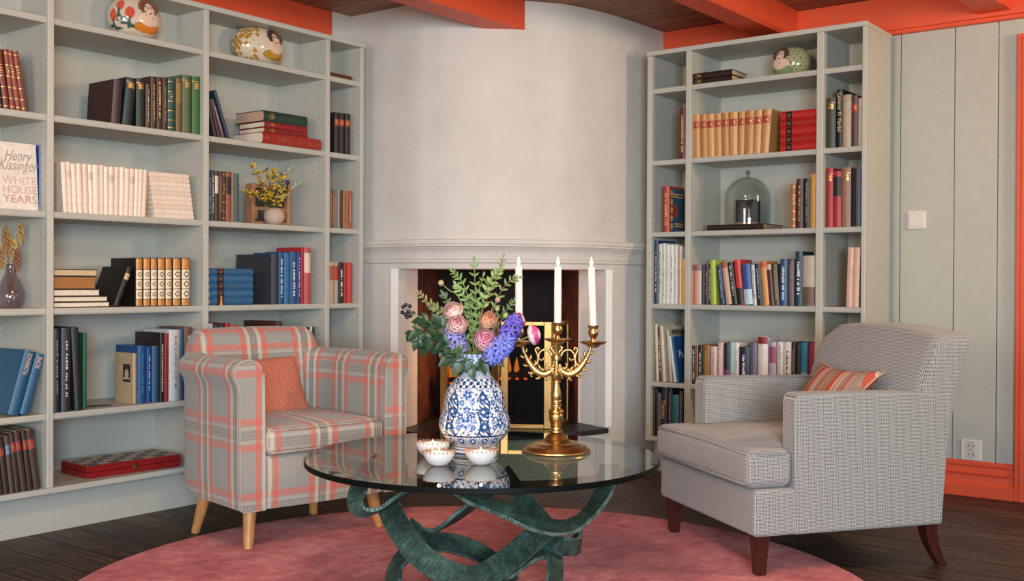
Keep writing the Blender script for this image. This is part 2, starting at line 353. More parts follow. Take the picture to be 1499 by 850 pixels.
# switch and sockets on the boards
WHITE = M('#d8cec2', .35, 0, .02)
sw = thing('light_switch', 'white square light switch on the grey board wall', 'light switch', (-1.5225, WY, 1.2235))
MB().box(-.0415, .0415, -.009, -.0002, -.0415, .0415).build('plate', WHITE, sw, bevel=.003)
MB().box(-.031, .031, -.0125, -.009, -.031, .031).build('rocker', WHITE, sw, bevel=.0015)
ou = thing('wall_socket', 'white double wall socket above the coral baseboard', 'wall socket', (-1.28, WY, .202))
MB().box(-.044, .044, -.011, -.0002, -.0465, .0465).build('plate', WHITE, ou, bevel=.004)
DARK = M('#1c1614', .5)
for k in (-1, 1):
    MB().lathe([(.0205, 0), (.0195, .002), (.0185, .002), (.018, -.003), (0, -.003)], 24).xf(Matrix.Translation((0, -.0112, k*.0195)) @ Matrix.Rotation(PI/2, 4, 'X')).build('socket_well', M('#c9bfb2', .4), ou, smooth=True, angle=30)
    for q in (-1, 1): MB().lathe([(.0028, 0), (.0028, .002), (0, .002)], 10).xf(Matrix.Translation((q*.0095, -.0102, k*.0195)) @ Matrix.Rotation(PI/2, 4, 'X')).build('pin_hole', DARK, ou)
MB().lathe([(.0022, 0), (.0022, .002), (0, .002)], 10).xf(Matrix.Translation((0, -.0112, 0)) @ Matrix.Rotation(PI/2, 4, 'X')).build('screw', DARK, ou)
# ================================================================== bookcases
ZS = {1: 1.883, 2: 1.531, 3: 1.181, 4: .830, 5: .448, 6: .180}
LOX, ROY = -3.699, 4.637
SHELF = M('#b8b5aa', .45, 0, .02, 10); HOLE = M('#4b4a45', .8)
def m_case(): return SHELF
def bookcase(label, loc, rz, stiles, back, back1, pl0, pl1):
    b = thing('bookcase', label, 'bookcase', loc, rz)
    for i, (a, c) in enumerate(stiles):
        m = MB().box(a, c, 0, back, .18, 2.044)
        o = m.build('side_panel' if i in (0, len(stiles)-1) else 'divider', SHELF, b, bevel=.0025)
        h = MB()
        for sx, x in ((-1, a), (1, c)):
            if (i == 0 and sx < 0) or (i == len(stiles)-1 and sx > 0): continue
            for y in (.045, back-.05):
                z = .27
                while z < 2.0:
                    h.add([(x+sx*.0004, y+.0024*math.cos(2*PI*k/6), z+.0024*math.sin(2*PI*k/6)) for k in range(6)], [tuple(range(6))]); z += .032
        h.build('pin_hole', HOLE, o)
    x0, x1 = stiles[0][0], stiles[-1][1]
    MB().box(x0-.002, x1+.002, -.004, back+.01, 2.044, 2.066).build('top_board', SHELF, b, bevel=.003)
    MB().box(x0-.002, x1+.002, -.004, back, .158, .18).build('bottom_board', SHELF, b, bevel=.004)
    MB().box(pl0, pl1, .085, .105, 0, .158).box(pl0, pl0+.02, .105, back, 0, .158).box(pl1-.02, pl1, .105, back, 0, .158).build('plinth', SHELF, b, bevel=.001)
    if back1 != back:
        MB().box(x0+.003, x1-.003, back, back+.008, .16, 1.875).build('back_panel', SHELF, b); MB().box(x0+.003, x1-.003, back1, back1+.008, 1.875, 2.045).build('back_panel', SHELF, b)
    else: MB().box(x0+.003, x1-.003, back, back+.008, .16, 2.045).build('back_panel', SHELF, b)
    for (a, c), (d, e) in zip(stiles, stiles[1:]):
        for r in range(1, 6):
            z = ZS[r]; w = .5
            prof = [(.012, z-.024), (.010, z-.021), (.008, z-.016), (.0095, z-.0115), (.008, z-.007), (.010, z-.0015), (.013, z), (back, z), (back, z-.024)]
            MB().rings([[(x, y, q) for y, q in prof] for x in (c+.0008, d-.0008)]).build('shelf', SHELF, b)
    return b
LST = [(1.415, 1.44), (2.087, 2.112), (2.763, 2.789), (3.4365, 3.462), (3.655, 3.680)]
RST = [(-2.7065, -2.681), (-2.494, -2.467), (-1.844, -1.813), (-1.640, -1.622)]
bookcase('tall grey built-in bookcase standing behind the plaid armchair', (LOX, 0, 0), PI/2, LST, .331, .186, 1.42, 3.66)
bookcase('tall grey bookcase standing behind the plain grey armchair', (0, ROY, 0), 0, RST, .32, .32, -2.704, -1.63)
# ------------------------------------------------------------------ books
class Case:
    def __init__(s, side): s.side = side
    def sz(s, px, py, off):
        """shelf coordinate and height of a point on the plane off metres behind the front edge"""
        q = on(0, LOX-off, px, py) if s.side == 'L' else on(1, ROY+off, px, py)
        return (q.y if s.side == 'L' else q.x), q.z
    def w(s, x, y, z): return Vector((LOX-y, x, z)) if s.side == 'L' else Vector((x, ROY+y, z))
    @property
    def rz(s): return PI/2 if s.side == 'L' else 0
PAGE = M('#e2d3ba', .8, 0, .1, 60); PAGED = M('#b79a72', .8, 0, .15, 60)
GILT = M('#c9a468', .38, .9, .25, 60); GILTP = M('#c98a4a', .45, .25, .25, 60)
ORD = 'first second third fourth fifth sixth seventh eighth ninth tenth eleventh twelfth thirteenth fourteenth fifteenth sixteenth seventeenth eighteenth nineteenth twentieth twenty-first twenty-second twenty-third twenty-fourth'.split()
ROWN = {1: 'top', 2: 'second', 3: 'third', 4: 'fourth', 5: 'fifth', 6: 'lowest'}
CHAIRN = {'L': 'behind plaid armchair', 'R': 'behind grey armchair'}
def cover_mesh(w, d, h, mat, pages, ov=.003, round_=.35, bd=.0026):
    """cover: two boards and a rounded spine; origin at the middle of the spine's foot; x along the shelf, y into it"""
    n = 6; arc = [(-w/2+w*k/n, -w*round_*math.sin(PI*k/n)*.5+.0) for k in range(n+1)]
    inn = [(max(-w/2+bd, min(w/2-bd, x*.96)), y+bd) for x, y in arc]
    poly = [(-w/2, d)]+arc+[(w/2, d), (w/2-bd, d)]+inn[::-1]+[(-w/2+bd, d)]
    vs = [(x, y, 0) for x, y in poly]+[(x, y, h) for x, y in poly]; N = len(poly); fs = [(i, (i+1) % N, N+(i+1) % N, N+i) for i in range(N)]
    m = len(arc); o0 = list(range(0, m+2)); i0 = list(range(m+2, N))[::-1]
    for base in (0, N):
        for k in range(len(o0)-1): fs.append((base+o0[k], base+o0[k+1], base+i0[k+1], base+i0[k]))
    return MB().add(vs, fs)
def make_book(w, d, h, color, style='plain', c2=None, pages=None, rough=.45, seed=0):
    rnd = random.Random(seed); cm = M(color, rough, 0, .10, 45)
    o = cover_mesh(w, d, h, cm, pages).build('book', cm)
    MB().box(-w/2+.0029, w/2-.0029, .0035, d-.003, .003, h-.003).build('pages', pages or PAGE, o)
    def spine_y(x): return -w*.35*math.sin(PI*(x+w/2)/w)*.5-.0006
    def band(m, z0, z1, x0=-.5, x1=.5, dy=0):
        xs = [w*(x0+(x1-x0)*k/6) for k in range(7)]
        m.add([(x, spine_y(x)-dy, z0) for x in xs]+[(x, spine_y(x)-dy, z1) for x in xs], [(k, k+1, 8+k, 7+k) for k in range(6)])
    if style in ('gilt', 'bands'):
        m = MB()
        if style == 'bands':
            for z in (.06, .2, .38, .56, .74, .93):
                q = MB(); band(q, h*z, h*z+.0022); q.build('raised_band', GILT, o)
            band(m, h*.64, h*.66, -.22, .22); band(m, h*.69, h*.70, -.3, .3); band(m, h*.61, h*.615, -.3, .3)
        else:
            for z in (.9,): band(m, h*z, h*z+.002)
            for k in range(3): band(m, h*(.85-k*.035), h*(.85-k*.035)+.006, -.32+.05*rnd.random(), .32-.05*rnd.random())
        m.build('gilt_tooling_pattern', GILT, o)
    elif style == 'label':
        m = MB(); band(m, h*.68, h*.84, -.46, .46); m.build('spine_label', M(c2, .5), o)
        m = MB(); band(m, h*.722, h*.726, -.4, .4, .0003); band(m, h*.794, h*.798, -.4, .4, .0003); band(m, h*.75, h*.77, -.25, .25, .0003); m.build('gilt_tooling_pattern', GILT, o)
    elif style == 'text':      # an upright title too small to read in the photo: worn marks only
        m = MB(); z = h*(.12+.1*rnd.random()); top = h*(.8+.12*rnd.random()); hw = .10+.11*rnd.random()
        while z < top:
            L = h*(.012+.022*rnd.random()); a = -hw+rnd.random()*.06; b = hw-rnd.random()*.12; band(m, z, z+L, a, b); z += L+h*(.012+.03*(rnd.random() > .8))
        m.build('spine_lettering', M(c2, .5), o)
    elif style == 'panel':     # two-colour spine
        m = MB(); band(m, h*.55, h*.9, -.48, .48); m.build('spine_panel', M(c2, .5), o)
    elif style == 'head':
        m = MB(); band(m, h*.86, h*.995, -.49, .49); m.build('spine_panel', M(c2, .5), o)
    elif style == 'foot':
        m = MB(); band(m, h*.01, h*.38, -.49, .49); m.build('spine_panel', M(c2, .5), o)
    elif style == 'ornate':
        m = MB(); band(m, h*.77, h*.985, -.46, .46); band(m, h*.015, h*.14, -.46, .46); m.build('gilt_tooling_pattern', GILTP, o)
        m = MB()
        for k in range(3):
            q = MB()
            z0 = h*(.155+k*.205); z1 = z0+h*.19; band(m, z0, z1, -.46, .46)
            zc = (z0+z1)/2
            for a in range(10):
                t = 2*PI*a/10; r = w*.33*(1.0 if a % 2 else .8); r2 = w*.2; t2 = 2*PI*(a+1)/10; rb = w*.33*(.8 if a % 2 else 1.0)
                q.add([(r*math.cos(t), spine_y(r*math.cos(t))-.0005, zc+r*math.sin(t)), (rb*math.cos(t2), spine_y(rb*math.cos(t2))-.0005, zc+rb*math.sin(t2)), (r2*math.cos(t2), spine_y(r2*math.cos(t2))-.0005, zc+r2*math.sin(t2)), (r2*math.cos(t), spine_y(r2*math.cos(t))-.0005, zc+r2*math.sin(t))], [(0, 1, 2, 3)])
            q.build('spine_ornament_pattern', M('#17130f', .5), o)
        m.build('spine_panel', M('#ead3b0', .5), o)
    return o
def shelf_books(side, bay, row, books, off=.03, depth=.17, zoff=0, base=None):
    """books: (foot px left, foot px right, head py, colour, words[, dict(head=(pxl,pxr), st=, c2=, d=, off=)])"""
    C = Case(side); z0 = ZS[row]; prev = -9
    n = len(books)
    for i, bk in enumerate(books):
        xa, xb, yt, colr, words = bk[:5]; op = bk[5] if len(bk) > 5 else {}
        of = op.get('off', off); yf = base if base else yt+60
        q = C.w(0, of, z0)
        # foot of the spine on the shelf
        sa = C.sz(xa, 420, of)[0]; sb = C.sz(xb, 420, of)[0]; w = max(.006, sb-sa)*.985
        hx = op.get('head'); xm = (hx[0]+hx[1])/2 if hx else (xa+xb)/2
        st, zt = C.sz(xm, yt, of); lean = (st-(sa+sb)/2) if hx else 0
        H = zt-z0; th = math.atan2(lean, H); h = H*math.cos(th)-w*abs(math.sin(th))*.3 if hx else H
        if hx: w *= math.cos(th)
        o = make_book(w, op.get('d', depth), h, colr, op.get('st', 'plain'), op.get('c2'), op.get('pg'), op.get('rough', .45), sum(map(ord, side+bay))*37+row*101+i)
        k = (n-i) if side == 'L' else (i+1)
        tag(o, f"{words} book, {ORD[k-1]} from fireplace end, {ROWN[row]} shelf, {bay} bay {CHAIRN[side]}", 'book', f"upright books on the {ROWN[row]} shelf of the {bay} bay {CHAIRN[side]}")
        px = (sb if th > 0 else sa); ctr = Vector((-(w/2) if th > 0 else w/2, 0, 0)); R = Matrix.Rotation(th, 4, 'Y')
        org = C.w(px, of, z0+.0004); o.matrix_world = Matrix.Translation(org) @ Matrix.Rotation(C.rz, 4, 'Z') @ R @ Matrix.Translation(ctr)
def flat_books(side, bay, row, items, where):
    """lying books, lowest first: (px left, px right, thickness, depth, colour, words, dict) spine or fore-edge towards the room"""
    C = Case(side); z = ZS[row]+.0005; n = len(items)
    for i, (xa, xb, th, d, colr, words, op) in enumerate(items):
        of = op.get('off', .03); sa = C.sz(xa, 420, of)[0]; sb = C.sz(xb, 420, of)[0]; L = sb-sa
        o = make_book(th, d, L, colr, op.get('st', 'plain'), op.get('c2'), op.get('pg'), .45, i+row*31)
        pos = 'lowest' if i == 0 else ('topmost' if i == n-1 else ORD[i]+' from the bottom')
        tag(o, f"{words} book lying {pos}, {where}", 'book', f"books in the {where}")
        m = Matrix.Rotation(C.rz, 4, 'Z')
        # local x(thickness)->z, local z(length)->along shelf
        R = Matrix(((0, 0, 1, 0), (0, 1, 0, 0), (-1, 0, 0, 0), (0, 0, 0, 1)))
        if op.get('flip'):        # fore-edge towards the room
            F = Matrix.Translation((0, d, 0)) @ Matrix.Scale(-1, 4, (0, 1, 0)); R = Matrix.Translation((0, d, 0)) @ Matrix.Rotation(PI, 4, 'X') @ R; o.matrix_world = Matrix.Translation(C.w(sa, of, z+th/2)) @ m @ R
        elif op.get('rev', 1): o.matrix_world = Matrix.Translation(C.w(sb, of, z+th/2)) @ m @ Matrix(((0, 0, -1, 0), (0, 1, 0, 0), (1, 0, 0, 0), (0, 0, 0, 1)))
        else: o.matrix_world = Matrix.Translation(C.w(sa, of, z+th/2)) @ m @ R
        z += th+.0004
    return z
# ================================================================== what stands on the shelves
T = dict(st='text', c2='#d9cfc0')
def tx(c='#d9cfc0', **k): return dict(st='text', c2=c, **k)
def hd(a, b, **k): return dict(head=(a, b), **k)
RB = '#7a3524'
shelf_books('L', 'end', 2, [(-22, -15, 73, RB, 'red brown leather', hd(-34, -27, st='bands')), (-12, -5, 73, RB, 'red brown leather', hd(-24, -17, st='bands')), (-3, 5, 73, '#241a1c', 'dark leather', hd(-14, -8, st='bands')),
    (6, 14, 70, RB, 'red brown leather', hd(-7, 2, st='bands')), (15.5, 23.5, 71, RB, 'red brown leather', hd(4, 14, st='bands')), (24.5, 31.5, 71.5, '#8a3f28', 'red brown leather', hd(10, 18, st='bands')), (32.5, 40, 73, '#7e3a28', 'red brown leather', hd(18, 27, st='bands'))], off=.05)
shelf_books('L', 'end', 5, [(10, 27, 507, '#1d5373', 'large blue cloth Florence', hd(38, 54, off=.02, d=.2)), (28, 41, 511, '#25587a', 'large blue cloth Rome', hd(54.5, 67, off=.02, d=.2))], off=.02)
LB = '#3a2a22'
shelf_books('L', 'end', 6, [(-2, 5, 640, LB, 'brown leather', hd(-12, -5, st='bands')), (6.5, 14, 641, LB, 'red labelled leather', hd(-4, 4, st='label', c2='#8a2d22')), (15, 21.5, 637, '#54443a', 'blue labelled leather', hd(5, 13, st='label', c2='#5c93b0')),
    (23, 31, 633, LB, 'red labelled leather', hd(13, 21, st='label', c2='#9c3a30')), (32, 40, 630, '#4a362c', 'red labelled leather', hd(20, 28, st='label', c2='#9c3a30')), (41.5, 49, 629, LB, 'red labelled leather', hd(31, 38, st='label', c2='#9c3a30')), (50.5, 60, 627, '#46352b', 'red labelled leather', hd(37, 48, st='label', c2='#a83f33'))], off=.012)
shelf_books('L', 'wide', 2, [(162, 175, 117, '#3a2427', 'dark marbled', hd(166, 180)), (178, 192, 114, '#10232a', 'navy green cloth', hd(186, 199, st='gilt')), (199, 211, 115, '#14261f', 'dark green cloth', dict(st='gilt')), (213, 219.3, 123, '#4f3726', 'short brown', T),
    (220.3, 228, 112, '#3d2618', 'brown gilt spined', tx('#e0bd72')), (229, 236.5, 113, '#3d2618', 'brown gilt spined', tx('#e0bd72')), (237.4, 244.6, 113.5, '#3d2618', 'brown gilt spined', tx('#d8b268')), (245.2, 255, 115, '#0f4a48', 'teal leather', dict(st='bands')),
    (257, 265.3, 115, '#6e5426', 'olive brown', dict(st='panel', c2='#8a6a2a')), (266.4, 279, 110, '#4f5c3f', 'grey green cloth', dict(st='gilt')), (280.5, 292.6, 112, '#34602f', 'green cloth', dict(st='gilt'))], off=.025)
W1 = '#e6d2bd'
wh = [(88.8, 96.5, 237), (96.8, 103.4, 237), (103.8, 110.6, 239.8), (111.4, 119.2, 239.3), (120.3, 128, 240), (128.6, 135, 241), (135.5, 145.4, 241.5), (145.7, 151.8, 242), (152, 158.6, 244), (159.6, 167, 244.3), (167.6, 174.6, 244.6), (175.2, 182.8, 245), (183.2, 190, 247), (190.5, 197.4, 247), (197.9, 203.8, 247.5), (204.1, 209.7, 248), (210.3, 216.2, 249)]
bk = []
for i, (a, b, y) in enumerate(wh):
    sft = 4.0-7.2*i/16; bk.append((a+sft, b+sft, y, (W1, '#e3cab2', '#ead9c8')[i % 3], 'cream white', hd(a, b, st='label', c2='#c9b9a6') if i % 4 == 1 else hd(a, b)))
shelf_books('L', 'wide', 3, bk, off=.03)
flat_books('L', 'wide', 3, [(226-i*.95, 283-i*.82, .0178, .13, (W1, '#e8d6c4', '#e2cbb6')[i % 3], 'cream white', {}) for i in range(10)], 'white stack, wide bay behind plaid armchair')
DK = '#2b1a18'
flat_books('L', 'wide', 4, [(78.9, 161, .0205, .21, DK, 'dark pale edged', dict(flip=1, pg=PAGE)), (79, 158, .0205, .2, DK, 'dark cream edged', dict(flip=1, pg=PAGE)), (78.5, 146.5, .026, .19, '#3a1618', 'maroon white edged', dict(flip=1, pg=PAGE)),
    (78.5, 140.5, .0475, .19, '#321c16', 'thick gilt edged', dict(flip=1, pg=M('#a6713f', .6, .2))), (78.5, 142.5, .026, .19, '#2a1a14', 'dark cream edged', dict(flip=1, pg=M('#cbb288', .8)))], 'stack beside black leaning book, wide bay')
shelf_books('L', 'wide', 4, [(165.5, 173.5, 383, '#14120f', 'black leather leaning', hd(190, 196.8, st='label', c2='#c4a878', d=.17))]+[(a, b, 377.5, '#1a120d', 'black and gilt ornate', dict(st='ornate')) for a, b in ((198.6, 208.4), (209.6, 219.7), (220.6, 229.8), (230.6, 241), (242, 251.4), (252.6, 264.3), (265.4, 277.8))], off=.025)
shelf_books('L', 'wide', 5, [(79, 87.5, 481, '#23252a', 'black', tx('#b7b3b5')), (90, 103.5, 480, '#2e2d34', 'charcoal lettered', tx('#bdb8ba')), (110.5, 121, 479, '#1b211f', 'tall black', hd(103.5, 115)), (122.5, 127, 487, '#1d5138', 'green', dict()),
    (195, 200.5, 517, '#b19a78', 'beige portrait covered', dict(d=.125, off=.06, pg=PAGE)), (202, 214.3, 506, '#1d4a79', 'blue', tx('#4a7aa6', off=.05, d=.15)), (215, 222, 508, '#173f86', 'bright blue', tx('#c8d0d8', off=.05)), (222.6, 233.6, 506, '#2a5474', 'steel blue', dict(off=.05)),
    (234.5, 240.6, 487, '#20191a', 'black and cream', tx('#cbb795', off=.03)), (241.2, 247, 488, '#8d1f26', 'red', dict(off=.03)), (247.4, 263.8, 482.5, '#b9bab8', 'grey photographic', tx('#5a5c5e', off=.03)), (264.2, 269.3, 481, '#214866', 'thin blue', dict(off=.03)), (269.8, 281, 478.5, '#6a4a3c', 'brown', tx('#d5b9a0', off=.03))], off=.018)
shelf_books('L', 'middle', 2, [(313, 317, 131, '#2a2226', 'thin dark', hd(300, 304)), (319, 322, 141, '#4a2c2c', 'thin plum', hd(306, 309)), (325.3, 328.6, 138, '#6d4a44', 'thin pale edged', hd(307.5, 310.5, st='text', c2='#d8c5b4')), (332.5, 336.3, 122.5, '#27364b', 'tall thin blue', hd(309.5, 314, d=.2))], off=.03)
zz = flat_books('L', 'middle', 2, [(383, 468, .049, .2, '#9a2820', 'thick red leather', dict(st='bands', off=.012)), (386, 448.5, .024, .17, '#7d1a22', 'dark red', dict(st='gilt', off=.03)), (386, 448.5, .025, .17, '#8a1c24', 'crimson', dict(st='gilt', off=.03)), (384.5, 448, .047, .19, '#1d3a30', 'thick green', dict(st='gilt', off=.03, pg=M('#c49f86', .8)))], 'stack under the green volume, middle bay')
shelf_books('L', 'middle', 3, [(305, 308.8, 249, '#1d3346', 'thin navy', T), (309.2, 313.2, 249, '#25413d', 'thin teal', T), (314, 319, 250, '#4a352c', 'brown and white', dict(st='panel', c2='#d5c4b0')), (320, 324.8, 250.5, '#4a2a1c', 'dark brown', tx('#c79a5c')), (325.2, 330, 251, '#3a2018', 'dark brown', dict(st='bands')), (330.4, 338, 251.5, '#8a4a2c', 'russet leather', dict(st='panel', c2='#251512')), (338.4, 342, 252.5, '#8a6f68', 'thin pinkish grey', {}), (342.4, 349.5, 254, '#3f5652', 'grey teal', {})], off=.03)
flat_books('L', 'middle', 4, [(306.5, 369.5, .0305, .15, '#2d5a7d', 'blue leather', dict(st='label', c2='#2e211d')), (306.5, 369.5, .0305, .15, '#31618a', 'blue leather', dict(st='label', c2='#2e211d')), (306.3, 369.5, .0305, .15, '#2d5a7d', 'blue leather', dict(st='label', c2='#2e211d')), (306.1, 369.5, .0305, .15, '#31618a', 'blue leather', dict(st='label', c2='#2e211d')), (306, 369.5, .0305, .15, '#2d5a7d', 'blue leather', dict(st='label', c2='#2e211d'))], 'blue stack, middle bay behind plaid armchair')
shelf_books('L', 'middle', 4, [(397, 407, 372, '#33363c', 'wide slate grey', dict(d=.24)), (407.7, 415.2, 369.5, '#1f4a78', 'blue', tx('#d6dbe0')), (415.8, 424, 370, '#2a6594', 'bright blue', {}), (424.4, 434.2, 368.5, '#20507e', 'blue', tx('#d6dbe0')), (434.6, 440.6, 369, '#2c3a72', 'indigo', tx('#d9c8e0')), (440.8, 444.8, 362, '#a5202c', 'thin red', {}), (445, 454.6, 362, '#b4524e', 'red and cream', dict(st='panel', c2='#dcc6b0'))], off=.03)
shelf_books('L', 'middle', 5, [(304.5, 312, 473.5, '#c2c0b6', 'white', T), (313, 321, 474.5, '#1f2f2c', 'dark green', tx()), (321.6, 329.6, 474, '#20202a', 'black', tx()), (330, 336.6, 473, '#a8202c', 'red', T), (337, 349.5, 475.5, '#b65a50', 'faded red', T), (404, 413, 470, '#4a2d24', 'brown leather', dict(d=.22, st='panel', c2='#9a7c68')), (437, 443.6, 478.5, '#6a2a22', 'rust', {}), (444, 448, 478, '#c9b9a2', 'thin cream', {}), (448.4, 453.6, 478.5, '#17171a', 'black', {}), (454, 457, 478, '#d8d2c6', 'thin white', tx('#222222')), (457.4, 461, 478.5, '#17352f', 'thin dark green', {})], off=.03)
flat_books('L', 'narrow', 1, [(482, 513, .021, .15, '#5a2a1a', 'small brown', {})], 'alone on the narrow top shelf')
shelf_books('L', 'narrow', 2, [(488.6, 495.6, 164.5, '#20181a', 'black and red banded', dict(st='label', c2='#a5402c')), (496.4, 503.2, 165.5, '#20181a', 'black and red banded', dict(st='label', c2='#a5402c')), (504.3, 511.6, 166.5, '#20181a', 'black and red banded', dict(st='label', c2='#a5402c'))], off=.03)
shelf_books('L', 'narrow', 3, [(482.2, 486, 279, '#6b5138', 'thin mottled brown', tx('#c9a05c')), (486.3, 489.8, 279, '#8a4a36', 'thin mottled red', tx('#c9a05c')), (490.1, 493.6, 278, '#6d7a70', 'thin mottled green', tx('#b04a36')), (494, 497.8, 278, '#7c8a80', 'thin pale green', tx('#a5402c')), (498.2, 501.4, 279, '#2f1d16', 'thin dark', tx('#8a5a36')), (501.8, 506, 278.6, '#a5683f', 'thin tan', tx('#4a2a1c')), (506.4, 509.8, 279, '#8a6f4c', 'thin ochre', tx('#4a2a1c')), (510.2, 514, 279, '#a34a30', 'thin orange red', tx('#e0bd8a'))], off=.03)
shelf_books('L', 'narrow', 4, [(482, 489.6, 383, '#b59a74', 'beige', dict(st='panel', c2='#a8543c')), (490, 495.2, 383, '#a39a92', 'grey', dict(st='panel', c2='#b5281f')), (495.4, 502.8, 384, '#1c1a1a', 'black white lettered', tx('#f0ece4')), (503, 508, 384.5, '#a02b2a', 'dark red', {}), (508.4, 515, 384.5, '#c03a34', 'red', {})], off=.03)
flat_books('L', 'narrow', 5, [(482, 509-i*.65, .0205, .12, ('#7d4226', '#8a4a2a', '#6f3820')[i % 3], 'brown leather', dict(st='bands')) for i in range(8)], 'brown stack, narrow bay behind plaid armchair')
# ------------------------------------------------------------------ the other case
shelf_books('R', 'narrow', 2, [(993.6, 1003, 158, '#5a221c', 'dark red', tx('#d8a86a'))], off=.03)
shelf_books('R', 'narrow', 3, [(970.6, 979.3, 272.5, '#b0402c', 'red and blue ornamental', tx('#d5b070', d=.15))], off=.05)
shelf_books('R', 'narrow', 4, [(957.7, 963.2, 352, '#20385a', 'thin navy', T), (964, 968.8, 357, '#c9c8bc', 'white lettered', tx('#33332f')), (969.2, 974.2, 356, '#d6d2c6', 'white', tx('#55554f')), (974.6, 980, 358, '#dcd8cc', 'white', tx('#44443f')), (980.4, 986, 358, '#dedad0', 'white', tx('#6a6a62')), (986.4, 991.8, 358, '#d8d0c2', 'white', tx('#7a7a72')), (992.2, 994.4, 358, '#b08a68', 'thin tan', {}), (994.7, 997, 360, '#e0dacc', 'thin white', tx('#222222')), (997.3, 1003, 378.5, '#d09a2a', 'yellow', {})], off=.03)
shelf_books('R', 'narrow', 5, [(961.3, 965.2, 474, '#d5c2a6', 'tall cream', hd(957.9, 962.6, d=.18)), (966, 970.6, 478, '#5a3f34', 'brown spotted', hd(963, 966, st='text', c2='#d5c2a6')), (971, 975.6, 477, '#d8c6ac', 'tall cream', hd(965.4, 971, d=.2)), (981, 985, 482, '#b9ad98', 'beige', hd(973.6, 980, d=.2)), (987.4, 991.2, 491, '#ccd4d4', 'thin pale', hd(978, 982, d=.1)), (992.5, 995, 491, '#1d4a7a', 'blue', hd(982.6, 985.4, d=.2))], off=.03)
shelf_books('R', 'narrow', 6, [(956.3, 960, 566, '#3a2a24', 'dark red and green', tx('#8a3a2c')), (960.5, 963.8, 568, '#12161c', 'black', {}), (964, 968, 575, '#6a625a', 'grey', {}), (968.4, 978, 567, '#181b33', 'navy orange lettered', {}), (979, 985, 568, '#221a20', 'dark', tx('#d8a8a0')), (985.5, 994.6, 578, '#2a7a80', 'teal', tx('#1a5056')), (995, 1000.5, 572, '#2a2a2c', 'dark grey', tx('#8a8a80'))], off=.03)
flat_books('R', 'wide', 1, [(1012.4, 1070, .0255, .16, '#22130f', 'dark brown', dict(st='gilt', off=.02, pg=M('#c7a88a', .8))), (1012.4, 1070, .0255, .16, '#2a1512', 'dark brown', dict(st='gilt', off=.02, pg=M('#c7a88a', .8)))], 'pair on the top shelf, wide bay behind grey armchair')
VL = '#c08a4e'
vb = [(1014.3, 1024.4, 168), (1024.8, 1034.6, 167.6), (1034.8, 1045.4, 167), (1045.6, 1055.6, 166), (1056, 1066, 165), (1066.4, 1078.4, 164), (1078.8, 1087.9, 163.5), (1088.2, 1101, 162), (1101.4, 1111.8, 161), (1112, 1123.4, 159)]
vt = [(1014.3, 1024.6), (1025, 1034.6), (1034.6, 1045.6), (1046, 1056), (1056.4, 1066.8), (1067.2, 1080.6), (1081, 1091.6), (1092, 1104.4), (1105, 1116.4), (1118.2, 1129.4)]
shelf_books('R', 'wide', 2, [(a, b, y, (VL, '#b57c42', '#c99257')[i % 3], 'tan vellum red labelled', hd(t[0], t[1], st='label', c2='#a83a26', rough=.4)) for i, ((a, b, y), t) in enumerate(zip(vb, vt))], off=.03)
flat_books('R', 'wide', 2, [(1141.5, 1195, .036, .16, ('#b3221f', '#a81c1c')[i % 2], 'bright red', dict(st='label', c2='#191414')) for i in range(5)], 'red stack, wide bay behind grey armchair')
shelf_books('R', 'wide', 3, [(1156.6, 1163.6, 269.5, '#a5663c', 'tan banded', dict(st='bands')), (1165, 1175, 262, '#4a1f1c', 'maroon gilt', tx('#d8b878')), (1176, 1185, 261, '#1c1815', 'black gilt', tx('#c8b48a')), (1185.6, 1194.8, 255, '#c98f40', 'ochre', {})], off=.03)
R4 = [(1010.8, 1016, 387, '#c0402f', 'red black headed', dict(st='head', c2='#20181a')), (1016.6, 1027, 388, '#c9a08c', 'pinkish', dict(st='head', c2='#8a6a5c')), (1027.5, 1031.3, 388, '#22344f', 'thin navy', {}), (1031.6, 1037, 387, '#2a1d18', 'black orange lettered', tx('#c8743a')), (1037.2, 1040.6, 388, '#17161a', 'thin black', tx()),
    (1041, 1049, 380.5, '#a5b53a', 'lime green', hd(1038.8, 1047.4)), (1055.4, 1061.4, 388, '#1f3f63', 'navy', hd(1049.4, 1055.8, st='text', c2='#cfd6de')), (1063.6, 1072, 382, '#c49c80', 'tan', hd(1056, 1063.6, st='head', c2='#a34a3a')), (1072.2, 1080, 382.5, '#1f1a1c', 'black', hd(1064.4, 1072.2, st='text', c2='#d9cfc0')), (1080.4, 1089.4, 379.5, '#c5302f', 'red', hd(1074.2, 1083, st='foot', c2='#1d1618')),
    (1090.4, 1103, 386, '#2a4f8a', 'blue and white', hd(1086, 1097.4, st='foot', c2='#b9cad6')), (1103.3, 1108.2, 387, '#d6cfc2', 'thin cream', hd(1099.6, 1104.2, st='text', c2='#222222')), (1108.6, 1117.2, 386.5, '#1d1d28', 'black', hd(1104.6, 1112, st='text', c2='#c9c2d0')), (1118, 1126.8, 382, '#cf8f4c', 'orange', hd(1112.4, 1121.2, st='head', c2='#c9502c')), (1127.1, 1133.8, 386, '#4a2a24', 'brown', hd(1121.8, 1128.8, st='head', c2='#c9b29a')), (1134.2, 1141.4, 386, '#5f4a38', 'brown worn', hd(1129, 1138, st='text', c2='#a58a6a')),
    (1142, 1152.4, 379, '#1f4a75', 'blue white lettered', tx('#e4e8ea')), (1153.4, 1162.4, 380, '#5a4645', 'mauve brown', tx('#8a7474')), (1164, 1174.8, 368, '#123a48', 'tall dark teal', tx('#e8ece8')), (1175.4, 1194.6, 374, '#b9a995', 'pale face out', dict(d=.03, st='foot', c2='#6d5442'))]
shelf_books('R', 'wide', 4, R4, off=.03, depth=.13)
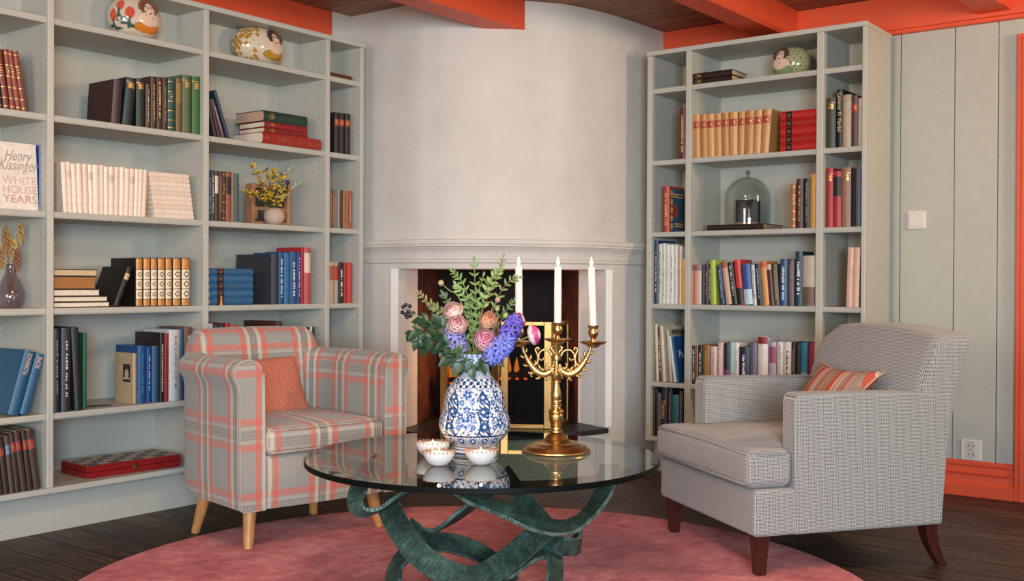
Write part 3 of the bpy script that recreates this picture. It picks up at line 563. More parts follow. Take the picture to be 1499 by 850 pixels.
R5 = [(1010.8, 1012.9, 505, '#d5823c', 'thin orange', {}), (1013.1, 1020, 505.5, '#1c1a1c', 'black', tx()), (1020.3, 1022.2, 505, '#d5823c', 'thin orange', {}), (1022.5, 1028.8, 505.5, '#1d1b1e', 'black', tx()), (1029.6, 1040, 505, '#8a5f26', 'brown gold', tx('#c99a4c')), (1041, 1050.4, 507, '#d8b9a8', 'pale pink', tx('#b5745c')), (1051.6, 1059.6, 501, '#d5a9a0', 'pink', tx('#f0e4dc')), (1060, 1069, 502, '#26222a', 'black and purple', dict(st='foot', c2='#7a3a70')), (1069.4, 1075.4, 500.5, '#9cc0b8', 'thin pale teal', {}), (1075.8, 1082.2, 501, '#e2d4c4', 'white', tx('#8a6a5c')),
    (1083, 1098.4, 508, '#20263c', 'navy white lettered', tx('#e6e8ee')), (1099, 1109, 501, '#6a6470', 'grey purple', {}), (1110.2, 1125, 492.5, '#ddd0c6', 'tall white and red', dict(st='head', c2='#8a2420')), (1126.8, 1137.2, 500, '#b3a3b5', 'lavender', dict(st='panel', c2='#9c4a66')), (1138.6, 1147.4, 500, '#e0d6cc', 'white', tx('#9a8a80')), (1148, 1159, 500, '#e2d8ce', 'white', tx('#4a4648')), (1159.6, 1165, 501, '#2c2422', 'black', tx('#a58a5c')), (1165.4, 1172.6, 502, '#14181f', 'black', {}), (1173, 1183, 501, '#2a86a8', 'cyan', dict(st='foot', c2='#8ab9cc')), (1183.2, 1185, 501.5, '#15151a', 'thin black', {}), (1185.2, 1190.8, 501.5, '#9a1f42', 'magenta', {}), (1191.2, 1194.6, 501.5, '#c06a7c', 'thin pink', {})]
shelf_books('R', 'wide', 5, R5, off=.03, depth=.13)
shelf_books('R', 'outer', 2, [(1208.8, 1221.8, 143.5, '#3d3f2a', 'olive green', dict(st='gilt')), (1223.4, 1232.2, 131, '#131314', 'tall black lettered', dict(d=.2)), (1232.6, 1244.6, 139, '#b9a284', 'pale tan', dict(st='head', c2='#b39a7c')), (1245.4, 1254.2, 140, '#55392f', 'brown red labelled', dict(st='label', c2='#a82c26')), (1254.8, 1262.6, 143.5, '#bcae9c', 'pale', {})], off=.03)
shelf_books('R', 'outer', 3, [(1209, 1218.7, 246, '#a3252a', 'red', dict(st='gilt')), (1219.1, 1230.8, 250.5, '#a8222e', 'red black labelled', dict(st='panel', c2='#1d1618')), (1231.8, 1244.8, 245, '#9a6f55', 'tan brown', dict(st='gilt')), (1245.4, 1262, 246.5, '#1c1c28', 'wide dark blue', {})], off=.03)
shelf_books('R', 'outer', 4, [(1238.8, 1247.6, 362, '#dcae94', 'pale pink', hd(1241.4, 1250.2)), (1248, 1257, 362, '#dcae94', 'pale pink', hd(1250.6, 1259.8))], off=.03, depth=.2)
shelf_books('R', 'outer', 5, [(1205.5, 1210.6, 510, '#c0452f', 'red', {}), (1211.5, 1219.5, 493, '#5a2f26', 'dark brown', tx('#c9a890'))], off=.03)
# real titles that can be read
def spine_text(lbl, body, size, color, z, width=None, up=True, dx=0, yoff=-.0065):
    for o in COL.objects:
        if o.get('label', '').startswith(lbl):
            R = Matrix(((0, -1, 0, 0), (0, 0, -1, 0), (1, 0, 0, 0), (0, 0, 0, 1))) if up else Matrix(((0, 1, 0, 0), (0, 0, -1, 0), (-1, 0, 0, 0), (0, 0, 0, 1)))
            text_obj('spine_lettering', body, size, M(color, .5), o, Matrix.Translation((dx, yoff, z)) @ R, width=width); return o
spine_text('large blue cloth Florence', 'FLORENCE', .022, '#e3b99c', .185, .075, True, 0, -.0085)
spine_text('large blue cloth Rome', 'ROME', .026, '#e3b99c', .19, .042, True, 0, -.0072)
spine_text('tall black lettered', 'Catherine  M.  Mordell', .026, '#dcb98a', .155, .17, False, .0, -.0065)
spine_text('navy orange lettered', 'Thames', .034, '#e39a5c', .135, .095, False, 0, -.0075)
def sliver_cover(lbl, name, mat, x, y0, y1, z0, z1, sgn):
    """a printed panel on the outer face of a book's board"""
    for o in COL.objects:
        if o.get('label', '').startswith(lbl):
            ws = [v.co.x for v in o.data.vertices]; xf = min(ws)-.0004 if sgn < 0 else max(ws)+.0004
            MB().add([(xf, y0, z0), (xf, y1, z0), (xf, y1, z1), (xf, y0, z1)], [(0, 1, 2, 3)]).build(name, mat, o); return o, xf
b_, xf_ = sliver_cover('beige portrait covered', 'portrait_print', M('#2a2521', .6, 0, .3, 30), 0, .018, .068, .083, .153, -1)
MB().add([(xf_-.0006, .042+.014*math.cos(t), .116+.019*math.sin(t)) for t in [2*PI*k/18 for k in range(18)]], [tuple(range(18))]).add([(xf_-.0005, .042+.024*math.cos(t), .093+.012*abs(math.sin(t))) for t in [PI*k/12 for k in range(13)]], [tuple(range(13))]).build('portrait_print', M('#a8977f', .6, 0, .3, 60), b_)
b_, xf_ = sliver_cover('red and blue ornamental', 'cover_panel', M('#33546e', .6), 0, .018, .149, .002, .215, 1)
mm = MB()
for z, a, c in ((.185, .03, .145), (.172, .035, .145), (.04, .05, .145), (.028, .05, .145)):
    mm.add([(xf_+.0006, a, z), (xf_+.0006, c, z), (xf_+.0006, c, z+.007), (xf_+.0006, a, z+.007)], [(0, 1, 2, 3)])
for k in range(5): mm.add([(xf_+.0006, .022+.012*math.cos(t), .03+.04*k+.017*math.sin(t)) for t in [2*PI*j/10 for j in range(10)]], [tuple(range(10))])
mm.build('cover_ornament', M('#d3ab66', .5), b_)
MB().add([(xf_+.0004, .055+.028*math.cos(t), .105+.034*math.sin(t)) for t in [2*PI*j/16 for j in range(16)]], [tuple(range(16))]).build('cover_medallion', M('#a83c30', .6), b_)
b_, xf_ = sliver_cover('blue book, sixth from fireplace end, fifth', 'cover_lettering', M('#1d4a7a', .6), 0, .01, .02, .01, .02, 1)
text_obj('cover_title', 'Pa', .05, M('#c9d2d8', .5), b_, Matrix.Translation((xf_+.0006, .055, .135)) @ Matrix(((0, 0, 1, 0), (1, 0, 0, 0), (0, 1, 0, 0), (0, 0, 0, 1))))
# the face-out memoir with lettered white jacket
C = Case('L'); s0, _ = C.sz(-3, 300, .045); s1, _ = C.sz(56.5, 300, .045); hh = C.sz(30, 209, .045)[1]-ZS[3]; L = s1-s0; o = make_book(.035, L, hh, '#ddd3c6', 'plain', None, None, .4, 5)
tag(o, 'face-out white jacketed memoir with pale script lettering, third shelf, end bay', 'book')
o.matrix_world = Matrix.Translation(C.w(s0, .062, ZS[3]+.0005)) @ Matrix.Rotation(math.radians(-5), 4, 'Y')
FR = Matrix(((0, 0, 1, 0), (1, 0, 0, 0), (0, 1, 0, 0), (0, 0, 0, 1)))
for body, z, sz, c, w in (('Henry', .80, .055, '#9c9186', .095), ('Kissinger', .655, .055, '#9c9186', .14), ('WHITE', .43, .04, '#cda99b', .125), ('HOUSE', .29, .04, '#c9a093', .125), ('YEARS', .15, .04, '#c08f80', .125)):
    text_obj('jacket_lettering', body, sz, M(c, .5), o, Matrix.Translation((.0178, L*.55, hh*z)) @ FR, .0002, w, .3 if z > .6 else 0)
sp = make_book(.022, .12, hh*1.0, '#1d3f7c', 'plain', None, None, .35, 6); tag(sp, 'blue backed book standing behind the white jacketed memoir, third shelf', 'book')
sa, sb = C.sz(58.2, 300, .05)[0], C.sz(64.4, 300, .05)[0]; sp.matrix_world = Matrix.Translation(C.w((sa+sb)/2, .05, ZS[3]+.0005)) @ Matrix.Rotation(PI/2, 4, 'Z')
# ------------------------------------------------------------------ ornaments on the shelves
def blob(mb_fn, nu, nv, colf): pass
def painted(name, surf, nu, nv, colf, mat, parent=None, loc=None, rz=0):
    """closed surface surf(u, v) with a colour painted at every vertex; u around, v up, both 0..1"""
    m = MB(); rings = [[surf(k/nu, j/nv) for k in range(nu)] for j in range(nv+1)]; m.rings(rings)
    m.cols = [lin(colf(k/nu, j/nv)) for j in range(nv+1) for k in range(nu)]
    o = m.build(name, mat, parent, smooth='all', loc=loc, rot=(0, 0, rz)); return o
GLAZE = M_attr('painted_glaze', .12)
def egg(label, px, py0, py1, pxa, pxb, side, fdir, base, dress, hair, flor, spots=None):
    """squat ceramic egg with a painted sleeping lady; fdir: which way (shelf angle) her face looks"""
    C = Case(side); off = .108 if side == 'L' else .14; s, zt = C.sz(px, py0, off); z0 = ZS[1]; H = zt-z0; W = abs(C.sz(pxb, 60, off)[0]-C.sz(pxa, 60, off)[0]); a = W/2
    t = thing('ceramic_egg', label, 'ornament', C.w(s, off, z0+.0005), C.rz)
    def surf(u, v):
        ph = PI*(v-.5)*.995; th = 2*PI*u; r = math.cos(ph)**.75; z = H*.5*(1+math.copysign(abs(math.sin(ph))**.9, math.sin(ph)))
        z = max(z, .004) if v < .06 else z
        return (a*r*math.cos(th), a*.66*r*math.sin(th), z)
    def colf(u, v):
        th = ((2*PI*u+PI/2-fdir+PI) % (2*PI))-PI       # 0: the middle of her face; the room side is -y
        x = th*a*.8; z = (v-.5)*H*1.3
        x /= .056; z /= .055
        def ell(cx, cz, rx, rz): return ((x-cx)/rx)**2+((z-cz)/rz)**2
        c = base
        if flor:
            for (cx, cz) in ((-1.9, .5), (-1.25, .1), (-2.4, -.1)):
                if ell(cx, cz, .28, .34) < 1: c = flor
                if abs(x-cx-.12*(z-cz)) < .09 and -.9 < z-cz < -.2: c = '#2f4a42'
                if ell(cx-.28, cz-.6, .42, .1) < 1 or ell(cx+.2, cz-.75, .38, .1) < 1: c = '#3a564c'
        else:
            if math.sin(x*6+2.2*math.sin(z*5))*math.sin(z*8+2*math.sin(x*4)) > .05 and x < -1.35: c = '#a8792c'
        if spots and math.sin(x*13)*math.sin(z*13) > .72 and x > .55: c = spots
        k = -1 if spots else 1
        if ell(.0*k, .62, .72, .62) < 1: c = hair
        if ell(0, -.18, .78, .42) < 1: c = '#e3c3a8'
        if ell(.02, .42, .36, .46) < 1: c = '#e8cbb3'
        if ell(-.13, .5, .075, .05) < 1 or ell(.17, .5, .075, .05) < 1: c = '#3a2a22'
        if abs(z-.6) < .025 and (abs(x+.13) < .11 or abs(x-.17) < .11): c = '#5a3a2c'
        if ell(.02, .2, .09, .05) < 1: c = '#a8322c'
        if ell(-.2, .3, .08, .08) < 1 or ell(.24, .3, .08, .08) < 1: c = '#dfa893'
        if ell(0, -.62, 1.0, .36) < 1 and z < -.36-.12*math.cos(x*3): c = dress
        if abs(ell(0, -.62, 1.0, .36)-1) < .07 and z < -.3: c = '#4a3428'
        if abs(ell(.02, .42, .36, .46)-1) < .06: c = '#8a5f4a'
        return c
    painted('body', surf, 120, 72, colf, GLAZE, t)
    m = MB(); rnd = random.Random(int(px))
    for k in range(26):
        an = PI*(.02+.96*k/25)+rnd.uniform(-.1, .1); hx = .032*math.cos(an)*1.15; hz = H*.70+.030*math.sin(an)+rnd.uniform(-.004, .004)
        th = fdir-PI/2+hx/(a*.8); ph = math.asin(max(-.98, min(.98, 2*hz/H-1))); r = max(.1, math.cos(ph))**.75
        c = Vector((a*r*math.cos(th), a*.66*r*math.sin(th), hz)); n = Vector((math.cos(th)/a, math.sin(th)/(a*.66), (hz-H/2)/(H*H/4)*.5)).normalized()
        m.lathe([(0, -.007), (.006, -.005), (.008, 0), (.006, .005), (0, .007)], 8, c+n*.001)
    m.build('hair', M(hair, .25, 0, .2, 60), t, smooth='all')
    return t
egg('white ceramic egg with painted lady, orange dress and red tulips', 197, -3, 0, 160, 233, 'L', .2, '#c9b8a4', '#cf7a24', '#7a4a36', '#c8543c')
egg('white ceramic egg with painted dark haired lady in gold dress', 377.5, 42, 0, 343, 412, 'L', .28, '#cfbfa8', '#b58a22', '#4a3030', None)
egg('pale green spotted ceramic egg with painted lady', 1158, 70, 0, 1132, 1186, 'R', -.42, '#a3a277', '#7f9a68', '#4f3a30', None, '#55543a')
# glass
def m_thin_glass(tint, ior=1.45, amt=1.0):
    t = NT('clear_blown_glass'); tr = t.n('BsdfTransparent'); tr.inputs[0].default_value = (*lin(tint), 1); g = t.n('BsdfGlossy'); g.inputs['Roughness'].default_value = .02; lw = t.n('LayerWeight'); lw.inputs[0].default_value = .5
    mx = t.n('MixShader'); t.l(t.math('MULTIPLY_ADD', t.math('POWER', lw.outputs[1], 4.0), .75*amt, .045*ior/1.45), mx.inputs[0]); t.l(tr.outputs[0], mx.inputs[1]); t.l(g.outputs[0], mx.inputs[2]); t.l(mx.outputs[0], t.out.inputs[0]); return t.m
GLASS = m_thin_glass('#f3f6f5', 1.45, .75); VGLASS = m_thin_glass('#ece8ee', 1.45, .8)
# glass vase with dried seed heads, end bay
C = Case('L'); s, zt = C.sz(15.5, 392, .12); va = thing('glass_vase', 'clear glass teardrop vase holding dried seed heads in the end bay', 'vase', C.w(s, .12, ZS[4]+.0005), PI/2)
vp = [(0, .0), (.03, .001), (.044, .012), (.05, .035), (.047, .06), (.034, .095), (.02, .125), (.016, .15), (.018, .16)]
vpc = [(p.x, p.y) for p in crom([(a, b, 0) for a, b in vp], 4)]
MB().lathe(vpc+[(r-.002, z) for r, z in vpc[::-1][:-4]], 32).build('glass', VGLASS, va, smooth='all')
def dried(px, py, bx, col, lab):
    p0 = C.w(s+.004*bx, .12, ZS[4]+.012); q = on(0, LOX-.12-.01*bx, px, py); o = thing('dried_stem', lab, 'dried flower', p0, 0, 'dried seed heads in the glass vase'); inv = Matrix.Translation(-p0)
    pts = crom([p0, p0.lerp(q, .45)+Vector((0, -.006*bx, .02)), q-Vector((0, 0, .05)), q], 5); st = MB().tube(pts, .0012, 6).build('stem', M('#8a6a42', .8), o); st.matrix_parent_inverse = inv
    m = MB(); d = (pts[-1]-pts[-6]).normalized()
    for k in range(34):
        f = k/33; c = q-d*(.075*f); an = k*2.4; r = .009*math.sin(PI*min(1, .15+f*.8)); c = c+Vector((r*math.cos(an), r*math.sin(an), .3*r*math.sin(an*1.7))); m.lathe([(0, -.006), (.004, -.002), (.0048, .003), (0, .009)], 6, c)
    h = m.build('seed_head', M(col, .85, 0, .25, 90), o, smooth='all'); h.matrix_parent_inverse = inv
for i, (px, py, col) in enumerate(((30, 327, '#b08d5a'), (8, 334, '#9a7544'), (21, 352, '#c0a06c'), (25, 366, '#8a5a48'), (2, 362, '#9c7a4a'), (13, 345, '#a88450'))):
    dried(px, py, (i % 3)-1, col, ['tallest dried seed head stem in the glass vase', 'brown dried stem at the frame edge of the vase', 'pale dried seed head in the middle of the vase', 'reddish short dried stem drooping over the vase', 'short brown dried stem low in the vase', 'slender dried seed head behind the pale one'][i])
# chess box
q0 = on(2, ZS[6]+.001, 127, 701); q1 = on(2, ZS[6]+.001, 264.5, 681.5); w = (q1-q0); L = math.hypot(w.x, w.y); an = math.atan2(w.y, w.x)
q2 = on(2, ZS[6]+.001, 91, 691); D = min(.26, L/2+.03); D = L/2
ch = thing('chess_box', 'folded red wooden chess box with chequered lid on the lowest shelf', 'game box', (q0.x, q0.y, ZS[6]+.0006), an)
REDW = M_wood('red_lacquered_wood', '#6e1418', '#96201f', (2, 9, 9), .3); hB = .048
MB().box(0, L, 0, D, 0, hB/2-.0006).build('lower_half', REDW, ch, bevel=.002); MB().box(0, L, 0, D, hB/2+.0006, hB).build('upper_half', REDW, ch, bevel=.002)
m1 = MB(); m2 = MB(); mg = .012
for i in range(8):
    for j in range(4):
        (m1 if (i+j) % 2 else m2).box(mg+(L-2*mg)*i/8, mg+(L-2*mg)*(i+1)/8, mg+(D-2*mg)*j/4, mg+(D-2*mg)*(j+1)/4, hB-.0004, hB+.0004)
m1.build('light_square_pattern', M('#b79a80', .4), ch); m2.build('dark_square_pattern', M('#33201c', .4), ch)
MB().box(L/2-.012, L/2+.012, -.0025, 0, .012, .036).box(L/2-.005, L/2+.005, -.005, -.0025, .017, .03).build('clasp', BRASS, ch, bevel=.001)
# small amber cone in front of the blue stack
q = C.w(C.sz(324.5, 445, .015)[0], .018, ZS[4]+.0005)
fg = thing('wooden_figure', 'tiny amber wooden figure in front of the blue book stack', 'ornament', q)
MB().lathe([(.0085, 0), (.0085, .003), (.006, .008), (.004, .022), (.0045, .026), (.003, .028), (0, .029)], 14).build('body', M('#c58a45', .4), fg, smooth=True); MB().lathe([(0, 0), (.004, .003), (.0045, .0065), (.003, .010), (0, .011)], 12, (0, 0, .0285)).build('head', M('#d8a25c', .4), fg, smooth='all')
# round vase with yellow flowers, and the wooden box frame behind it
s, zt = C.sz(402, 300, .06); rv = .0425*1.04
vs_ = thing('round_vase', 'round beige stoneware vase holding yellow sprays, middle bay', 'vase', C.w(s, .062, ZS[3]+.0005), PI/2)
MB().lathe([(0, 0), (.022, 0), (.034, .008), (.044, .024), (.0465, .04), (.044, .056), (.034, .07), (.02, .0765), (.018, .075), (.03, .066), (.038, .05), (0, .045)], 40).build('body', M('#b8a290', .75, 0, .05, 40), vs_, smooth='all')
fs0 = C.sz(369, 300, .14)[0]; fs1 = C.sz(425.5, 300, .14)[0]; fh = C.sz(420, 273, .14)[1]-ZS[3]; OAK = M_wood('pale_oak_wood', '#a06f4a', '#c28d62', (14, 14, 1.5), .5)
fr = thing('box_frame', 'pale wooden box frame standing behind the round beige vase', 'picture frame', C.w((fs0+fs1)/2, .14, ZS[3]+.0005), PI/2); W = fs1-fs0
MB().box(-W/2, -W/2+.018, 0, .045, 0, fh).box(W/2-.02, W/2, 0, .045, 0, fh).box(-W/2+.018, W/2-.02, 0, .045, fh-.018, fh).box(-W/2+.018, W/2-.02, 0, .045, 0, .018).build('frame', OAK, fr, bevel=.001)
MB().box(-W/2+.017, W/2-.019, .02, .028, .017, fh-.017).build('picture', M('#3f3a3a', .5, 0, .5, 14), fr)
MB().box(-W/2+.018, W/2-.02, .015, .02, .07, .085).box(-W/2+.03, -W/2+.042, .013, .019, .03, .07).build('slat', OAK, fr)
YEL = M('#c9a022', .6, 0, .25, 120); LEAFD = M('#35451f', .55, 0, .25, 60); OLV = M('#9ca386', .6)
def leaf(m, p, d, n, L, w, mi=0, curl=.15):
    """a folded blade: pointed both ends, five stations"""
    d = Vector(d).normalized(); n = Vector(n); n = (n-d*n.dot(d)); n = n.normalized() if n.length > 1e-6 else d.orthogonal().normalized(); s = d.cross(n); p = Vector(p); vs = []; K = 4
    for k in range(K+1):
        f = k/K; c = p+d*(L*f)+n*(-curl*L*f*f); ww = w*.5*math.sin(PI*min(1, .08+f*.92))**.8 if k < K else 0
        vs += [c-s*ww+n*(ww*.35), c, c+s*ww+n*(ww*.35)]
    fs = []
    for k in range(K): fs += [(3*k, 3*k+1, 3*k+4, 3*k+3), (3*k+1, 3*k+2, 3*k+5, 3*k+4)]
    m.add(vs, fs, mi)
def sprig(px, py, i, kind):
    p0 = C.w(s, .062, ZS[3]+.06); q = on(0, LOX-.062+.012*((i*7) % 5-2), px, py); rnd = random.Random(i+50)
    o = thing('flower_sprig', '', 'flower', p0, 0, 'sprays in the round beige vase'); inv = Matrix.Translation(-p0); mid = p0.lerp(q, .5)+Vector((0, 0, .014)); pts = crom([p0, mid, q], 6)
    st = MB().tube(pts, .0011, 6).build('stem', M('#5a5a2c', .7), o); st.matrix_parent_inverse = inv
    m = MB(); b = MB()
    for k in range(44):
        f = .3+.7*rnd.random(); c = pts[min(len(pts)-1, int(f*(len(pts)-1)))]; d = Vector((rnd.uniform(-1, 1), rnd.uniform(-1, 1), rnd.uniform(-.3, 1))).normalized()
        if kind == 'y':
            c2 = c+d*rnd.uniform(.003, .02)
            if k % 3: leaf(b, c2, d+Vector((rnd.uniform(-.5, .5), rnd.uniform(-.5, .5), .4)), (1, rnd.uniform(-.6, .6), .5), .0125, .0095); leaf(b, c2, Vector((rnd.uniform(-1, 1), rnd.uniform(-1, 1), .2)), (1, 0, .6), .011, .009)
            else: leaf(m, c, d, (.8, 0, .6), .022, .008)
        elif k < 9: leaf(m, c, (pts[-1]-pts[0]).normalized()+d*.5, (1, 0, .3), .034, .009)
    if kind == 'y':
        h = b.build('blossom', YEL, o, smooth='all'); h.matrix_parent_inverse = inv
    h = m.build('leaves', LEAFD if kind == 'y' else OLV, o, smooth='all'); h.matrix_parent_inverse = inv; return o
sl = ['yellow spray reaching highest on the window side', 'yellow spray leaning lowest toward the small books', 'yellow spray in the middle of the round vase', 'yellow spray bending over the vase front', 'short yellow spray above the vase rim', 'yellow spray beside the oak frame edge', 'upper yellow spray below the shelf', 'yellow spray at the far side, near the olive twig', 'silvery olive twig rising from the round vase', 'second olive twig curling beside the dark red bud']
for i, (px, py, k) in enumerate(((366, 241, 'y'), (358, 280, 'y'), (389, 246, 'y'), (412, 293, 'y'), (385, 280, 'y'), (420, 274, 'y'), (400, 246, 'y'), (416, 252, 'y'), (426, 240, 'o'), (438, 266, 'o'))): sprig(px, py, i, k)['label'] = sl[i]
q = on(0, LOX-.05, 421, 267); bd = tag(MB().lathe([(0, -.013), (.008, -.009), (.0115, 0), (.008, .008), (.003, .011), (0, .009)], 14).lathe([(.0011, -.055), (.0011, -.012)], 6).build('flower_bud', M('#4a1c34', .6, 0, .3, 90), smooth='all', loc=q), 'dark red thistle-like bud among the yellow sprays', 'flower')
# glass dome on a flat dark book, right-hand case
CR_ = Case('R'); s0 = CR_.sz(1035.5, 330, .02)[0]; s1 = CR_.sz(1118, 330, .02)[0]
fb = make_book(.0265, .22, s1-s0, '#241a18', 'plain', None, M('#a58a70', .8), .45, 3); tag(fb, 'flat dark book lying under the glass dome, third shelf', 'book')
fb.matrix_world = Matrix.Translation(CR_.w(s0, .02, ZS[3]+.0005+.01325)) @ Matrix(((0, 0, 1, 0), (0, 1, 0, 0), (-1, 0, 0, 0), (0, 0, 0, 1)))
zb = ZS[3]+.0272; od = .13; sc = CR_.sz(1094.5, 300, od)[0]; rd = abs(CR_.sz(1126, 300, od)[0]-CR_.sz(1064, 300, od)[0])/2*.985; zt = CR_.sz(1094, 259, od)[1]; hd_ = zt-zb
dm = thing('glass_dome', 'clear glass dome with knob over a dark blue book', 'glass dome', CR_.w(sc, od, zb))
pr = [(rd, 0), (rd, hd_*.55)]+[(rd*math.cos(t), hd_*.55+hd_*.45*math.sin(t)) for t in [PI/2*k/10 for k in range(1, 10)]]+[(.012, hd_)]
MB().lathe(pr+[(max(.004, r-.0025), z-(.0025 if i > 3 else 0)) for i, (r, z) in list(enumerate(pr))[::-1]], 48, caps=False).build('bell', GLASS, dm, smooth='all')
MB().lathe([(.004, hd_-.002), (.006, hd_+.004), (.0045, hd_+.008), (.010, hd_+.014), (.0135, hd_+.021), (.010, hd_+.028), (.004, hd_+.032), (0, hd_+.033)], 24).build('knob', m_thin_glass('#c9cfce', 1.9), dm, smooth='all')
bb = tag(MB().box(-.048, .048, -.035, .035, .012, .118).build('book', M('#161c2c', .4), loc=CR_.w(sc+.002, od, zb+.0005), bevel=.002), 'dark blue book standing under the glass dome', 'book')
MB().box(-.05, .048, -.033, .033, .002, .0125).build('pages', M('#b5814f', .7), bb)
MB().box(-.048, .048, -.037, .037, 0, .003).build('board', M('#161c2c', .4), bb)
# loose items on the narrow bay's fifth shelf and the wire bookend
tag(MB().box(0, .09, 0, .12, 0, .018).box(.004, .086, -.0003, .12, .003, .015).build('book', M('#3a2f24', .6), bevel=.001, loc=CR_.w(CR_.sz(971, 470, .05)[0], .06, ZS[5]+.236)), 'small dark book laid flat on top of the tall cream books', 'book')
tag(MB().tube(crom([(0, 0, .003), (.03, -.01, .003), (.07, -.018, .003), (.1, -.03, .003)], 5), .0025, 6).build('bookmark_ribbon', M('#15171a', .7), loc=C.w(C.sz(124, 600, .08)[0], .09, ZS[5]+.0005), rot=(0, 0, PI/2)), 'thin black ribbon lying on the fifth shelf', 'ribbon')
# ================================================================== rug
def m_rug():
    t = NT('rose_pile'); v = t.coords(); a = t.noise(v, 3.2, 4, .6); b = t.noise(v, 340, 2, .7); c = t.noise(v, 26, 3, .6)
    f = t.math('ADD', t.math('MULTIPLY', a, .62), t.math('MULTIPLY', c, .38)); r = t.ramp(f, [(.35, '#b95056'), (.5, '#e0767a'), (.65, '#f2a09e')])
    col = t.mix(.35, r.outputs[0], t.ramp(b, [(.3, '#6a6a6a'), (.7, '#ffffff')]).outputs[0], 'MULTIPLY')
    t.bsdf(col, .95, 0, t.math('ADD', b, t.math('MULTIPLY', a, .8)), .7, .006, Sheen_Weight=.12, Sheen_Roughness=.4); return t.m
RUGZ = .016
tag(MB().lathe([(0, .0005), (1.212, .0005), (1.218, .006), (1.214, .012), (1.2, .0155), (1.1, RUGZ), (0, RUGZ)], 160).build('rug', m_rug(), smooth=True, loc=(-2.05, 2.5, 0)), 'large round rose pink pile rug under the glass table', 'rug')
# ================================================================== plaid armchair
def plaid(name):
    t = NT(name); tc = t.n('TexCoord'); sp = t.n('SeparateXYZ'); t.l(tc.outputs['UV'], sp.inputs[0])
    base = '#989790'; cor = '#d2644f'; crm = '#d6c8b2'; drk = '#77736a'
    def stripes(o, per, lay):
        f = t.math('FRACT', t.math('DIVIDE', o, per)); st = []; 
        for p, c, a in lay: st.append((p, (*lin(c), a)))
        return t.ramp(f, st, 'CONSTANT')
    wv = stripes(sp.outputs[0], .225, [(0, base, 0), (.11, cor, 1), (.195, base, 0), (.225, crm, .85), (.285, drk, .8), (.32, base, 0), (.335, drk, .8), (.36, base, 0), (.375, drk, .8), (.40, base, 0), (.425, crm, .85), (.485, base, 0), (.515, cor, 1), (.60, base, 0)])
    wh = stripes(sp.outputs[1], .25, [(0, base, 0), (.44, cor, 1), (.53, base, 0), (.55, crm, .45), (.59, drk, .6), (.615, drk, .15), (.64, drk, .6), (.665, drk, .15), (.69, drk, .6), (.715, drk, .15), (.73, crm, .45), (.77, base, 0), (.79, cor, 1), (.88, base, 0)])
    tw = t.noise(t.coords((1, 1, 1), 'UV'), 700, 2, .6)
    c = t.mix(t.math('MULTIPLY', wh.outputs[1], .58), base, wh.outputs[0]); c = t.mix(t.math('MULTIPLY', wv.outputs[1], .72), c, wv.outputs[0])
    c = t.mix(.35, c, t.ramp(tw, [(.3, '#8a8a8a'), (.7, '#ffffff')]).outputs[0], 'MULTIPLY')
    t.bsdf(c, .9, 0, tw, .3, .0012, Sheen_Weight=.2); return t.m
PLAID = plaid('plaid_wool'); PIPE = M('#ab9f90', .8, 0, .1, 80); LOAK = M_wood('honey_oak', '#a8713c', '#c48d54', (9, 9, 1.2), .4)
PA = math.atan2(-.195, .98)
pc = thing('armchair', 'plaid tub armchair in grey, coral and cream on short oak legs', 'armchair', (-3.11, 2.68, 0), PA)
YC = .015; HW = .338; XF = .275; XB = -.33
def upath():
    """plan of the tub's outer face, front of one arm round the back to the other"""
    P = []; R = .24
    P.append((XF, -HW)); P += [(x, -HW) for x in (.16, .05, XB+R)]
    for k in range(1, 9): a = PI/2*k/9; P.append((XB+R-R*math.sin(a), -HW+R-R*math.cos(a)))
    P += [(XB, y) for y in (-HW+R, 0, HW-R)]
    for k in range(1, 9): a = PI/2*k/9; P.append((XB+R-R*math.cos(a), HW-R+R*math.sin(a)))
    P += [(x, HW) for x in (XB+R, .05, .16, XF)]
    return [(x, y+YC) for x, y in P]
up = upath(); nu = len(up); ul = [0]
for a, b in zip(up, up[1:]): ul.append(ul[-1]+math.hypot(b[0]-a[0], b[1]-a[1]))
def shell_prof(zt):
    # (outward offset, z), from inside foot over the rolled top to the outer hem
    pr = [(-.092, .33), (-.09, zt-.10), (-.088, zt-.045)]
    for k in range(0, 9): a = PI-PI*1.16*k/8; pr.append((-.031+.053*math.cos(a), zt-.047+.047*math.sin(a)))
    pr += [(.004, zt-.088), (.0, zt-.115), (0, .45), (-.002, .25), (-.006, .165), (-.02, .158)]
    return pr
rings = []; uvs = []
for i, (x, y) in enumerate(up):
    a = Vector(up[max(i-1, 0)]); b = Vector(up[min(i+1, nu-1)]); t = (b-a).normalized(); n = Vector((-t.y, t.x))
    pr = shell_prof(.668); L = 0; rr = []
    for j, (o, z) in enumerate(pr):
        if j: L += math.hypot(o-pr[j-1][0], z-pr[j-1][1])
        sc = 1-.03*max(0, (.4-z))/.25*1.0
        rr.append((x*(1 if z > .35 else 1)+n.x*o, y+n.y*o, z)); uvs.append((ul[i]+.055, .668+.02-L if j < 3 else z if j > 11 else z))
    rings.append(rr)
MB().rings(rings, True, True, 0, uvs).build('shell', PLAID, pc, smooth=True, angle=50)
